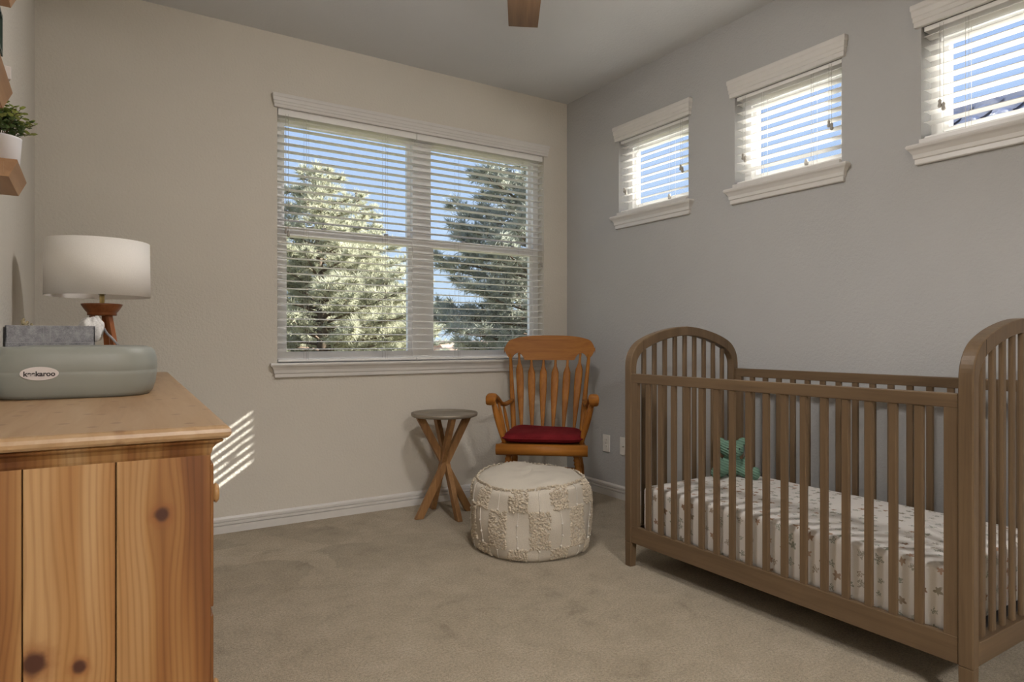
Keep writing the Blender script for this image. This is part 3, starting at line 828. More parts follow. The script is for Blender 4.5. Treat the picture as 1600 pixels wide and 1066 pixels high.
def side(x0, x1, ztop, zt0, name):
    ya, yb = YN + PT - oY, YF - oY
    a, b = x0 - XC, x1 - XC
    MB().box(a, b, ya, yb, zt0, ztop, 0.003).build(name + '_top_rail', M['crib_y'], cr)
    MB().box(a, b, ya, yb, 0.111, 0.189, 0.003).build(name + '_bottom_rail', M['crib_y'], cr)
    for y in (ya, yb - 0.038): MB().box(a + 0.001, b - 0.001, y, y + 0.038, 0.188, zt0 + 0.001, 0.001).build('stile', M['crib_z'], cr)
    me = None
    for k in range(16):
        y = 2.122 - k * 0.0754 - oY
        if me is None:
            me = MB().box(a + 0.003, b - 0.003, -0.0125, 0.0125, 0.187, zt0 + 0.002, 0.003).mesh('slat'); me.materials.append(M['crib_z'])
        link_mesh('slat', me, cr, (0, y, 0))
side(XF + 0.003, XF + 0.025, 0.881, 0.839, 'front')
side(XBK - 0.025, XBK - 0.003, 0.890, 0.848, 'back')
for (z) in (0.66, 0.46, 0.285):
    for (x, sg) in ((XF + 0.027 - XC, 1),):
        hb = MB()
        hb.lathe([(0, 0), (0.0045, 0), (0.0045, 0.004), (0, 0.004)], 12)
        h = hb.build('bolt_hole', M['hole'], cr); h.rotation_euler = (PI / 2, 0, 0); h.location = (XF + 0.031 - XC, YF - oY + 0.0005, z)
MB().box(XF + 0.035 - XC, XBK - 0.03 - XC, YN + PT + 0.012 - oY, YF - 0.012 - oY, 0.128, 0.162).build('mattress_base', M['black'], cr)

def sheet():
    m = Mat('floral_sheet', 0.9, 0.1)
    uvn = m.nt.nodes.new('ShaderNodeUVMap'); uvn.uv_map = 'uv'
    vo = m.nt.nodes.new('ShaderNodeTexVoronoi'); vo.voronoi_dimensions = '2D'; vo.inputs['Scale'].default_value = 19.0; vo.inputs['Randomness'].default_value = 0.7
    m.nt.links.new(uvn.outputs[0], vo.inputs['Vector'])
    px = m.xyz(vo.outputs['Position']); u = m.xyz(uvn.outputs[0]); rc = m.xyz(vo.outputs['Color'])
    dx = u[0] - px[0]; dy = u[1] - px[1]
    r = (dx * dx + dy * dy).op('SQRT'); a = dy.op('ARCTAN2', dx) + rc[1] * 6.28
    lob = ((a * 5.0).op('COSINE') * 0.5 + (a * 3.0 + 1.0).op('COSINE') * 0.3) * 0.36 + 0.64
    rad = (rc[2] * 0.009 + 0.011) * lob * (m.noise(uvn.outputs[0], 130, 2) * 1.1 + 0.5)
    mask = (r / rad).step(1.08, 0.88)
    fil = m.noise(uvn.outputs[0], 260, 2)
    sprig = rc[0].step(0.40, 0.42)                     # 1 = sage sprig, broken up; 0 = brown motif
    mask2 = mask * (fil.step(0.40, 0.52) * sprig + (sprig * -1.0 + 1.0))
    col = m.ramp(rc[0], [(0.0, (0.23, 0.125, 0.062, 1)), (0.22, (0.40, 0.25, 0.17, 1)), (0.41, (0.22, 0.235, 0.18, 1)), (0.75, (0.28, 0.30, 0.25, 1)), (1.0, (0.33, 0.26, 0.2, 1))])
    wv = m.noise(uvn.outputs[0], 900, 1)
    base = m.ramp(wv, [(0.3, (0.68, 0.645, 0.61, 1)), (0.7, (0.75, 0.715, 0.68, 1))])
    m.color(m.mix(mask2 * 0.9, base, col))
    wr = m.noise(m.coord(), 9, 3, 0.5, 0.5); m.bump(wr, 0.10, 0.02)
    return m.m
M['sheet'] = sheet()
mt = empty('crib_mattress', (XC - 0.010, 1.5515, 0.163)); tag(mt, 'crib mattress in cream sheet with brown and green floral motifs', 'mattress')
bm = bmesh.new(); bmesh.ops.create_cube(bm, size=1)
for v in bm.verts: v.co = Vector((v.co.x * 0.655, v.co.y * 1.268, (v.co.z + 0.5) * 0.210))
bmesh.ops.bevel(bm, geom=[e for e in bm.edges], offset=0.032, segments=5, profile=0.6, affect='EDGES')
bmesh.ops.subdivide_edges(bm, edges=[e for e in bm.edges if e.calc_length() > 0.3], cuts=14, use_grid_fill=True)
mo = MB().bm(bm, True).build('mattress_cover', M['sheet'], mt); boxuv(mo.data)

# ------------------------------------------------------------------ plush bear
def plush(name, c):
    m = Mat(name, 0.95, 0.05); co = m.coord()
    p = m.xyz(co)
    wv = ((p[2] * 1.0 + p[0] * 0.5) * 520.0).op('SINE') * 0.5 + 0.5
    n = m.noise(co, 120, 3)
    f = wv * 0.5 + n * 0.5
    m.color(m.ramp(f, [(0.3, tuple(x * 0.72 for x in c[:3]) + (1,)), (0.7, c)])); m.bump(f, 0.9, 0.006); return m.m
M['plush'] = plush('green_plush', (0.17, 0.285, 0.215, 1))
br = empty('plush_bear', (2.618, 2.108, 0.373), math.radians(-38)); br.scale = (1.22, 1.1, 1.06); tag(br, 'green ribbed plush bear sitting in the crib corner', 'plush toy')
b = MB()
b.ell((0, 0, 0.050), (0.042, 0.036, 0.052))
b.ell((0, -0.006, 0.125), (0.048, 0.042, 0.043))
b.ell((0, -0.042, 0.112), (0.026, 0.026, 0.022))
for s_ in (-1, 1):
    b.ell((s_ * 0.044, 0.006, 0.158), (0.021, 0.012, 0.019))
    R = Matrix.Rotation(s_ * 0.45, 3, 'Y') @ Matrix.Rotation(-0.35, 3, 'X')
    b.ell((s_ * 0.046, -0.022, 0.058), (0.018, 0.020, 0.050), 16, 10, R)
    R = Matrix.Rotation(s_ * 0.55, 3, 'Z')
    b.ell((s_ * 0.052, -0.040, 0.022), (0.023, 0.052, 0.021), 16, 10, R)
    b.ell((s_ * 0.074, -0.078, 0.030), (0.022, 0.015, 0.030), 16, 10, R)
bo = b.build('plush_body', M['plush'], br)
rm = bo.modifiers.new('remesh', 'REMESH'); rm.mode = 'VOXEL'; rm.voxel_size = 0.0045; rm.use_smooth_shade = True
sm_ = bo.modifiers.new('smooth', 'SMOOTH'); sm_.iterations = 4; sm_.factor = 0.5
for s_ in (-1, 1): MB().ell((s_ * 0.021, -0.042, 0.132), (0.0042, 0.0035, 0.0042), 10, 8).build('eye', M['black'], br)
MB().ell((0, -0.067, 0.117), (0.008, 0.004, 0.005), 10, 8).build('nose', plain('bear_nose', (0.05, 0.09, 0.07, 1), 0.6), br)

# ------------------------------------------------------------------ rocking chair
CS = 1.02
ch = empty('rocking_chair', (2.262, 3.170, 0), math.radians(-40.2)); tag(ch, 'honey oak rocking chair with arrow-back spindles', 'chair')
ch.scale = (CS, CS, CS)
def oak(mb, name, ax='z', parent=None, bevel=0.0): return mb.build(name, M['oak_' + ax], parent or ch, bevel=bevel)
# seat with rolled front
sv = [(-0.246, -0.205), (0.246, -0.205), (0.225, 0.0), (0.205, 0.215), (-0.205, 0.215), (-0.225, 0.0)]
oak(MB().prism(sv, 2, 0.408, 0.438), 'seat', 'x', bevel=0.008)
rp = []
for i in range(14):
    a = 2 * PI * i / 14; rp.append((-0.222 + 0.026 * math.cos(a), 0.411 + 0.031 * math.sin(a)))
oak(MB().prism(rp, 0, -0.252, 0.252, True), 'seat_front_roll', 'x')
# crest rail (curved plank)
def crest_top(u): return 1.046 - 0.034 * abs(u) ** 4 - 0.012 * abs(u) ** 2
def crest_bot(u):
    a = abs(u)
    if a < 0.56: return 0.888
    if a < 0.82: return 0.888 + 0.010 * (a - 0.56) / 0.26 + 0.032 * 1.25 * max(0.0, math.sin((a - 0.56) / 0.26 * PI)) ** 0.55
    return 0.898 + (a - 0.82) ** 2 * 1.2
hw = 0.288; vs_ = []; fs_ = []; n = 97
for i in range(n):
    u = -1 + 2 * i / (n - 1)
    e = max(0.0, (abs(u) - 0.86) / 0.14)
    zt = crest_top(u) - 0.062 * (1 - math.sqrt(max(0, 1 - e * e)))
    zb = crest_bot(u) + 0.030 * (1 - math.sqrt(max(0, 1 - e * e)))
    x = u * hw; yb = -0.035 * u * u
    for (y, z) in ((-0.011, zb), (-0.011, (zt + zb) / 2), (-0.011, zt), (0.011, zt), (0.011, (zt + zb) / 2), (0.011, zb)):
        vs_.append((x, 0.375 + yb + y + (z - 0.9) * 0.28, z))
for i in range(n - 1):
    for k in range(6): fs_.append((i * 6 + k, i * 6 + (k + 1) % 6, (i + 1) * 6 + (k + 1) % 6, (i + 1) * 6 + k))
fs_ += [tuple(range(5, -1, -1)), tuple((n - 1) * 6 + k for k in range(6))]
oak(MB().add(vs_, fs_), 'crest_rail', 'x', bevel=0.003)
# posts
for s_ in (-1, 1):
    a, b_ = Vector((s_ * 0.205, 0.195, 0.425)), Vector((s_ * 0.250, 0.352, 0.925))
    pts = [a.lerp(b_, t) for t in (0, 0.1, 0.3, 0.42, 0.6, 0.8, 1.0)]
    oak(MB().tube(pts, [0.014, 0.016, 0.0165, 0.0165, 0.0135, 0.012, 0.010], 12), 'back_post')
# arrow spindles
for k in range(6):
    u = (k - 2.5) / 2.5
    a = Vector((u * 0.158, 0.200, 0.43)); b_ = Vector((u * 0.194, 0.377 - 0.035 * (u * 0.194 / 0.288) ** 2, 0.908))
    if abs(u) > 0.9: b_ = a + (b_ - a) * 1.05
    prof = [(0, 0.0075, 0.0075), (0.12, 0.0085, 0.0075), (0.35, 0.0150, 0.006), (0.55, 0.0200, 0.0052), (0.70, 0.0215, 0.005), (0.80, 0.0200, 0.005), (0.88, 0.0085, 0.0055), (0.94, 0.0068, 0.006), (1.0, 0.0072, 0.006)]
    vs_ = []; fs_ = []
    for (t, wx, wy) in prof:
        c = a.lerp(b_, t)
        for j in range(10):
            q = 2 * PI * j / 10
            vs_.append((c.x + wx * 1.12 * math.copysign(abs(math.cos(q)) ** 0.7, math.cos(q)), c.y + wy * math.copysign(abs(math.sin(q)) ** 0.7, math.sin(q)), c.z))
    for i in range(len(prof) - 1):
        for j in range(10): fs_.append((i * 10 + j, i * 10 + (j + 1) % 10, (i + 1) * 10 + (j + 1) % 10, (i + 1) * 10 + j))
    fs_ += [tuple(range(9, -1, -1)), tuple(80 + j for j in range(10))]
    oak(MB().add(vs_, fs_, True), 'spindle')
# arms
for s_ in (-1, 1):
    path = [Vector((s_ * 0.286, -0.215, 0.672)), Vector((s_ * 0.285, -0.205, 0.690)), Vector((s_ * 0.283, -0.17, 0.700)), Vector((s_ * 0.275, -0.11, 0.685)), Vector((s_ * 0.262, -0.04, 0.652)), Vector((s_ * 0.248, 0.05, 0.632)), Vector((s_ * 0.232, 0.15, 0.636)), Vector((s_ * 0.224, 0.235, 0.640))]
    wd = [0.026, 0.029, 0.029, 0.025, 0.022, 0.020, 0.018, 0.015]; th = [0.020, 0.021, 0.018, 0.013, 0.011, 0.011, 0.011, 0.010]
    vs_ = []; fs_ = []
    for i, p in enumerate(path):
        t = (path[min(i + 1, 7)] - path[max(i - 1, 0)]).normalized(); sd = t.cross(Vector((0, 0, 1))).normalized() if abs(t.z) < 0.95 else Vector((1, 0, 0)); up = sd.cross(t)
        if i == 0: sd = Vector((1, 0, 0)) * s_; up = Vector((0, 1, 0))
        for j in range(12):
            q = 2 * PI * j / 12
            sd2 = Vector((1, 0, 0)); t2 = Vector((0, t.y, t.z)).normalized(); up2 = Vector((0, -t2.z, t2.y))
            if up2.z < 0: up2 = -up2
            if i == 0: up2 = Vector((0, 0.3, 0.95)).normalized()
            vs_.append(p + sd2 * wd[i] * math.copysign(abs(math.cos(q)) ** 0.7, math.cos(q)) + up2 * th[i] * math.copysign(abs(math.sin(q)) ** 0.7, math.sin(q)))
    for i in range(7):
        for j in range(12): fs_.append((i * 12 + j, i * 12 + (j + 1) % 12, (i + 1) * 12 + (j + 1) % 12, (i + 1) * 12 + j))
    fs_ += [tuple(range(11, -1, -1)), tuple(84 + j for j in range(12))]
    oak(MB().add(vs_, fs_, True), 'armrest', 'x')
    a, b_ = Vector((s_ * 0.212, -0.165, 0.43)), Vector((s_ * 0.280, -0.175, 0.686))
    oak(MB().tube([a.lerp(b_, t) for t in (0, 0.15, 0.4, 0.6, 0.8, 1)], [0.011, 0.014, 0.0185, 0.019, 0.016, 0.012], 12), 'arm_post')
    for (y, x0, x1, z) in ((-0.06, 0.214, 0.262, 0.655), (0.04, 0.210, 0.246, 0.63)):
        a, b_ = Vector((s_ * x0, y, 0.43)), Vector((s_ * x1, y - 0.01, z))
        oak(MB().tube([a.lerp(b_, t) for t in (0, 0.2, 0.5, 0.8, 1)], [0.006, 0.008, 0.0105, 0.009, 0.007], 10), 'arm_spindle')
# legs, stretchers, rockers
legs = {}
def rock_z(y): return 0.012 + 0.17 * (y / 0.45) ** 2 * 0.28
for s_ in (-1, 1):
    for nm, y0, y1 in (('f', -0.15, -0.175), ('b', 0.14, 0.20)):
        a = Vector((s_ * 0.185, y0, 0.412)); b_ = Vector((s_ * 0.222, y1, rock_z(y1) + 0.035))
        ts = [0, 0.06, 0.12, 0.15, 0.18, 0.21, 0.24, 0.27, 0.30, 0.45, 0.62, 0.70, 0.73, 0.76, 0.85, 1.0]
        rs = [0.014, 0.017, 0.021, 0.015, 0.021, 0.016, 0.021, 0.016, 0.019, 0.0215, 0.018, 0.013, 0.018, 0.013, 0.014, 0.010]
        oak(MB().tube([a.lerp(b_, t) for t in ts], rs, 14), 'leg'); legs[(s_, nm)] = (a, b_)
    rk = MB(); n = 20; vs_ = []; fs_ = []
    for i in range(n):
        y = -0.33 + 0.78 * i / (n - 1); z = rock_z(y) - 0.012
        for (dx, dz) in ((-0.011, 0), (0.011, 0), (0.011, 0.042), (-0.011, 0.042)): vs_.append((s_ * 0.222 + dx, y, z + dz + 0.001))
    for i in range(n - 1):
        for k in range(4): fs_.append((i * 4 + k, i * 4 + (k + 1) % 4, (i + 1) * 4 + (k + 1) % 4, (i + 1) * 4 + k))
    fs_ += [(3, 2, 1, 0), tuple((n - 1) * 4 + k for k in range(4))]
    oak(rk.add(vs_, fs_), 'rocker', 'x', bevel=0.004)
    p, q = legs[(s_, 'f')], legs[(s_, 'b')]
    oak(MB().tube([p[0].lerp(p[1], 0.62), q[0].lerp(q[1], 0.62)], 0.010, 10), 'stretcher')
for nm in ('f', 'b'):
    p, q = legs[(-1, nm)], legs[(1, nm)]
    a, b_ = p[0].lerp(p[1], 0.5), q[0].lerp(q[1], 0.5)
    oak(MB().tube([a.lerp(b_, t) for t in (0, 0.2, 0.5, 0.8, 1)], [0.008, 0.011, 0.015, 0.011, 0.008], 10), 'stretcher', 'x')
# cushion
def velvet():
    m = Mat('wine_fabric', 0.85, 0.1); co = m.coord(); n = m.noise(co, 240, 3); k = m.noise(co, 14, 3)
    m.color(m.ramp(n * 0.5 + k * 0.5, [(0.3, (0.095, 0.006, 0.009, 1)), (0.7, (0.19, 0.016, 0.020, 1))])); m.bump(n, 0.4, 0.003); return m.m
M['wine'] = velvet()
R40 = Matrix.Rotation(math.radians(-40.2), 3, 'Z')
cu = empty('seat_cushion', Vector((2.262, 3.170, 0.4395 * CS)) + R40 @ Vector((0, 0, 0)), math.radians(-40.2)); cu.scale = (CS,) * 3
tag(cu, 'wine red seat cushion on the rocking chair', 'cushion')
bm = bmesh.new(); bmesh.ops.create_grid(bm, x_segments=24, y_segments=24, size=1)
top = [v.co.copy() for v in bm.verts]; bm.free()
vs_ = []; fs_ = []; G = 25
def cpt(u, v, sgn):
    e = 6.0; m_ = (abs(u) ** e + abs(v) ** e) ** (1 / e); k = max(abs(u), abs(v)); q = (k / m_) if m_ > 1e-6 else 1
    x, y = u * q, v * q
    wd = 0.240 - 0.030 * (y * 0.5 + 0.5)
    h = max(0.0, 1 - k ** 6) ** 0.5
    z = 0.030 + sgn * (0.029 * h) + (0.012 * math.exp(-((u + 0.75) ** 2 + (v - 0.8) ** 2) * 4) + 0.006 * math.sin(3 * u + 1) * (1 - k)) * (1 if sgn > 0 else 0)
    return (x * wd, y * 0.195 - 0.022, max(0.001, z))
for sgn in (1, -1):
    for i in range(G):
        for j in range(G): vs_.append(cpt(-1 + 2 * i / (G - 1), -1 + 2 * j / (G - 1), sgn))
for s2 in (0, 1):
    o_ = s2 * G * G
    for i in range(G - 1):
        for j in range(G - 1): fs_.append((o_ + i * G + j, o_ + (i + 1) * G + j, o_ + (i + 1) * G + j + 1, o_ + i * G + j + 1))
bm = bmesh.new(); mm = MB().add(vs_, fs_, True).mesh('cushion_cover'); bm.from_mesh(mm); bmesh.ops.remove_doubles(bm, verts=bm.verts[:], dist=1e-4); bmesh.ops.recalc_face_normals(bm, faces=bm.faces[:]); bm.to_mesh(mm); bm.free()
mm.materials.append(M['wine']); link_mesh('cushion_cover', mm, cu)
per = []
for i in range(48):
    a = 2 * PI * i / 48; c, s_ = math.cos(a), math.sin(a); k = max(abs(c), abs(s_)); per.append(Vector(cpt(c / k, s_ / k, 1)))
per.append(per[0]); MB().tube([p + Vector((0, 0, 0.0)) for p in per], 0.0045, 6, False).build('piping', M['wine'], cu)

# ------------------------------------------------------------------ side table
tb = empty('side_table', (1.757, 3.484, 0)); tag(tb, 'round side table on four crossed wooden legs', 'table')
MB().lathe([(0, 0.586), (0.188, 0.586), (0.194, 0.589), (0.1965, 0.597), (0.1965, 0.606), (0.194, 0.608), (0.191, 0.606), (0.190, 0.597), (0.184, 0.595), (0.0, 0.595)], 64).build('tabletop', M['tabletop'], tb)
def legpt(deg, r, z): return Vector((r * math.cos(math.radians(deg)), r * math.sin(math.radians(deg)), z))
for k, (d0, off) in enumerate(((178, 0.012), (85, 0.012), (268, 0.012), (-2, 0.012))):
    bt_ = legpt(d0, 0.168, 0.002); tp = legpt(d0 + 180, 0.150, 0.586)
    sd = legpt(d0 + 90, off, 0)
    q = MB(); ax = (tp - bt_).normalized(); u = sd.normalized(); v2 = u.cross(ax)
    def cut(p, z):  # where the edge line meets the plane z
        return p + ax * ((z - p.z) / ax.z)
    vs_ = []
    for (z) in (0.0015, 0.586):
        for (a, b_) in ((-1, -1), (1, -1), (1, 1), (-1, 1)):
            vs_.append(cut(bt_ + sd + u * a * 0.0145 + v2 * b_ * 0.021, z))
    q.add(vs_, [(3, 2, 1, 0), (4, 5, 6, 7), (0, 1, 5, 4), (1, 2, 6, 5), (2, 3, 7, 6), (3, 0, 4, 7)])
    q.build('leg', M['mango'], tb, bevel=0.002)

# ------------------------------------------------------------------ pouf
def canvas(name, c, sc, dk=0.86):
    m = Mat(name, 0.95, 0.05); co = m.coord(); n = m.noise(co, sc, 3, 0.6); k = m.noise(co, 10, 3)
    m.color(m.ramp(n * 0.5 + k * 0.5, [(0.3, tuple(x * dk for x in c[:3]) + (1,)), (0.7, c)])); m.bump(n * 0.5 + k, 0.5, 0.008); return m.m
M['canvas'] = canvas('cream_canvas', (0.61, 0.555, 0.475, 1), 260)
M['pile'] = canvas('cream_pile', (0.66, 0.57, 0.45, 1), 180, 0.66)
M['yarn'] = canvas('white_yarn', (0.76, 0.71, 0.64, 1), 300)
PC = (1.872, 2.745)
pf = empty('pouf', (PC[0], PC[1], 0), math.radians(-6)); tag(pf, 'cream tufted fabric pouf in front of rocking chair', 'pouf')
PRr, PHt = 0.298, 0.347
def pouf_pt(a, z, off=0.0):
    """point on the side wall, z 0..1 of height"""
    sq = (abs(math.cos(a)) ** 3.2 + abs(math.sin(a)) ** 3.2) ** (-1 / 3.2)
    prof = 0.90 + 0.10 * math.sin(PI * min(1, max(0, z * 0.95 + 0.05))) ** 0.55
    if z > 0.93: prof *= 1 - 0.06 * ((z - 0.93) / 0.07) ** 2
    if z < 0.08: prof *= 1 - 0.05 * ((0.08 - z) / 0.08) ** 2
    r = PRr * (0.86 + 0.14 * sq) * prof * (1 + 0.016 * math.sin(5 * a + 7 * z) + 0.013 * math.sin(9 * a - 5 * z)) + off
    zz = PHt * z * (1 - 0.03 * math.sin(2 * a + 1) * z) + 0.012 * math.sin(a * 1.0 + 0.6) * z * z
    return Vector((r * math.cos(a), r * math.sin(a), zz))
NA, NZ = 96, 24; vs_ = []; fs_ = []
for j in range(NZ + 1):
    for i in range(NA): vs_.append(pouf_pt(2 * PI * i / NA, j / NZ))
for j in range(NZ):
    for i in range(NA): fs_.append((j * NA + i, j * NA + (i + 1) % NA, (j + 1) * NA + (i + 1) % NA, (j + 1) * NA + i))
for rr, dz in ((0.93, 0.008), (0.8, 0.016), (0.6, 0.022), (0.4, 0.026), (0.2, 0.028), (0.02, 0.028)):
    b0 = len(vs_) - NA
    for i in range(NA):
        p = pouf_pt(2 * PI * i / NA, 1.0); a = 2 * PI * i / NA
        vs_.append(Vector((p.x * rr, p.y * rr, p.z * rr + (PHt * 1.0) * (1 - rr) + dz + 0.006 * math.sin(4 * a + 9 * rr))))
    for i in range(NA): fs_.append((b0 + i, b0 + (i + 1) % NA, b0 + NA + (i + 1) % NA, b0 + NA + i))
fs_.append(tuple(len(vs_) - NA + i for i in range(NA))); fs_.append(tuple(range(NA - 1, -1, -1)))
MB().add(vs_, fs_, True).build('canvas_cover', M['canvas'], pf)
rnd = random.Random(11)
NC = 18
def loop_tuft(mb, p, nrm, r):
    u = nrm.cross(Vector((0, 0, 1)));  u = u.normalized() if u.length > 1e-3 else Vector((1, 0, 0)); v = nrm.cross(u)
    ph = rnd.uniform(0, 2 * PI); n = 5
    e = p + nrm * r * rnd.uniform(1.1, 2.0) + (u * rnd.uniform(-1, 1) + v * rnd.uniform(-1, 1)) * r * 0.5
    ring = [p + (u * math.cos(ph + 2 * PI * k / n) + v * math.sin(ph + 2 * PI * k / n)) * r for k in range(n)]
    mid = [p + nrm * r * 0.8 + (u * math.cos(ph + 2 * PI * k / n) + v * math.sin(ph + 2 * PI * k / n)) * r * 0.95 for k in range(n)]
    mb.add(ring + mid + [e], [(k, (k + 1) % n, n + (k + 1) % n, n + k) for k in range(n)] + [(n + k, n + (k + 1) % n, 2 * n) for k in range(n)], True)
def tuft_patch(a0, a1, z0, z1, dens=1.0):
    mb = MB(); nn = int((a1 - a0) * PRr * (z1 - z0) * PHt / (0.0060 ** 2) * 0.62 * dens)
    for _ in range(nn):
        a = rnd.uniform(a0, a1); z = rnd.uniform(z0, z1); p = pouf_pt(a, z)
        nrm = Vector((math.cos(a), math.sin(a), 0.15)).normalized()
        loop_tuft(mb, p, nrm, rnd.uniform(0.0045, 0.0068))
    mb.build('tufted_patch', M['pile'], pf)
def yarn_cord(a, z0, z1, knots):
    pts = [pouf_pt(a + 0.012 * math.sin(9 * z + a * 5), z, 0.0035) for z in [z0 + (z1 - z0) * i / 10 for i in range(11)]]
    mb = MB().tube(pts, 0.0019, 6)
    for kz in knots: mb.ell(pouf_pt(a + 0.012 * math.sin(9 * kz + a * 5), kz, 0.005), (0.0052, 0.0052, 0.0058), 8, 6)
    mb.build('yarn_cord', M['yarn'], pf)
cw_ = 2 * PI / NC
for k in range(NC):
    a0 = k * cw_ - PI; am = a0 + cw_ / 2
    if k % 2 == 0:
        tuft_patch(a0 + 0.015, a0 + cw_ - 0.015, 0.70, 0.985); tuft_patch(a0 + 0.02, a0 + cw_ - 0.02, 0.02, 0.18)
        yarn_cord(am, 0.18, 0.70, (0.21, 0.36, 0.52))
    else:
        tuft_patch(a0 + 0.01, a0 + cw_ - 0.01, 0.18, 0.70)
        yarn_cord(am, 0.70, 1.0, (0.72,)); yarn_cord(am, 0.02, 0.17, (0.16,))
# fringe seam round the top edge
mb = MB()
for i in range(620):
    a = rnd.uniform(0, 2 * PI); p = pouf_pt(a, 0.99) + Vector((0, 0, rnd.uniform(-0.003, 0.008)))
    loop_tuft(mb, p, Vector((math.cos(a) * 0.7, math.sin(a) * 0.7, 0.7)), rnd.uniform(0.0035, 0.006))
mb.build('rim_fringe', M['pile'], pf)

# ------------------------------------------------------------------ outlets
def outlet(yc, zc, label, kind):
    o = empty('wall_outlet', (XR, yc, zc)); tag(o, label, 'outlet')
    MB().box(-0.006, 0.0, -0.035, 0.035, -0.057, 0.057, 0.002).build('cover_plate', M['plate'], o)
    if kind:
        for z in (-0.022, 0.022):
            r = MB().box(-0.008, -0.005, -0.0165, 0.0165, z - 0.0145, z + 0.0145, 0.001).build('receptacle', M['plate'], o)
            q = MB()
            for y in (-0.006, 0.006): q.box(-0.0084, -0.0078, y - 0.001, y + 0.001, z - 0.003, z + 0.007)
            q.lathe([(0, 0), (0.0022, 0), (0.0022, 0.0005), (0, 0.0005)], 8, (-0.008, 0, z - 0.008)); q.build('slots', M['slot'], r)
        MB().box(-0.0068, -0.0058, -0.003, 0.003, -0.003, 0.003, 0.0005).build('screw', M['slot'], o)
    else:
        jk = MB(); jk.lathe([(0, 0), (0.007, 0), (0.007, 0.003), (0.0045, 0.004), (0.0045, 0.010), (0, 0.010)], 14); j = jk.build('coax_jack', M['tassel'], o); j.rotation_euler = (0, -PI / 2, 0); j.location = (-0.005, 0, 0)
outlet(3.358, 0.345, 'white duplex outlet on grey wall beside rocking chair', True)
outlet(3.186, 0.347, 'white cable outlet plate on grey wall behind crib post', False)

# ------------------------------------------------------------------ ceiling fan
HUB = (1.23, 1.83)
fn = empty('ceiling_fan', (HUB[0], HUB[1], H)); tag(fn, 'ceiling fan with brown wooden blades and added fill light bowl', 'fan')
MB().lathe([(0, 0), (0.07, 0), (0.068, -0.02), (0.045, -0.05), (0.02, -0.06), (0, -0.06)], 32).build('canopy', M['nickel'], fn)
MB().lathe([(0, -0.05), (0.013, -0.05), (0.013, -0.22), (0, -0.22)], 16).build('downrod', M['nickel'], fn)
MB().lathe([(0, -0.20), (0.05, -0.20), (0.10, -0.225), (0.115, -0.26), (0.115, -0.33), (0.09, -0.355), (0, -0.355)], 40).build('motor_housing', M['nickel'], fn)
me = None
for k in range(5):
    a = math.radians(90) - TH + 2 * PI * k / 5
    if me is None:
        q = MB(); n = 6; vs_ = []; fs_ = []
        for (r, w0) in ((0.17, 0.055), (0.22, 0.062), (0.45, 0.068), (0.685, 0.064)):
            for (s_, z) in ((-1, 0), (1, 0), (1, 0.007), (-1, 0.007)):
                x = r + (0.020 * s_ if r > 0.6 else 0); vs_.append((x, s_ * w0, z + s_ * w0 * 0.20))
        for i in range(3):
            for k4 in range(4): fs_.append((i * 4 + k4, i * 4 + (k4 + 1) % 4, (i + 1) * 4 + (k4 + 1) % 4, (i + 1) * 4 + k4))
        fs_ += [(3, 2, 1, 0), (12, 13, 14, 15)]
        me = q.add(vs_, fs_).mesh('blade'); me.materials.append(M['blade'])
        mi = MB().box(0.09, 0.24, -0.018, 0.018, -0.004, 0.002, 0.002).mesh('blade_iron'); mi.materials.append(M['nickel'])
    bl = link_mesh('blade', me, fn, (0, 0, -0.335), (0, 0, a)); link_mesh('blade_iron', mi, bl, (0, 0, -0.004))
gm = bpy.data.materials.new('fan_fill_bowl'); gm.use_nodes = True; gb = gm.node_tree.nodes['Principled BSDF']  # glowing bowl added to the fan, out of view, as room fill
gb.inputs['Base Color'].default_value = (0.9, 0.88, 0.84, 1); gb.inputs['Emission Color'].default_value = (1.0, 0.965, 0.93, 1); gb.inputs['Emission Strength'].default_value = FAN_FILL
MB().lathe([(0.125, -0.365), (0.13, -0.375), (0.122, -0.41), (0.095, -0.44), (0.05, -0.458), (0.0, -0.462)], 40).build('fill_bowl', gm, fn)
MB().lathe([(0.0, -0.352), (0.132, -0.352), (0.132, -0.368), (0.0, -0.368)], 40).build('fill_rim', M['nickel'], fn)

# ------------------------------------------------------------------ landing fill lamp, added out of view to brighten the room
hl = empty('landing_fill_lamp', (0.3, -2.4, H)); tag(hl, 'added round fill lamp on the unseen landing behind the room', 'lamp')
gm2 = gm.copy(); gm2.name = 'landing_fill_diffuser'; gm2.node_tree.nodes['Principled BSDF'].inputs['Emission Strength'].default_value = HALL_FILL
MB().lathe([(0, 0), (0.30, 0), (0.30, -0.04), (0.0, -0.04)], 40).build('fill_lamp_base', M['nickel'], hl)
MB().lathe([(0.29, -0.041), (0.285, -0.07), (0.20, -0.10), (0.0, -0.11)], 40).build('fill_diffuser', gm2, hl)

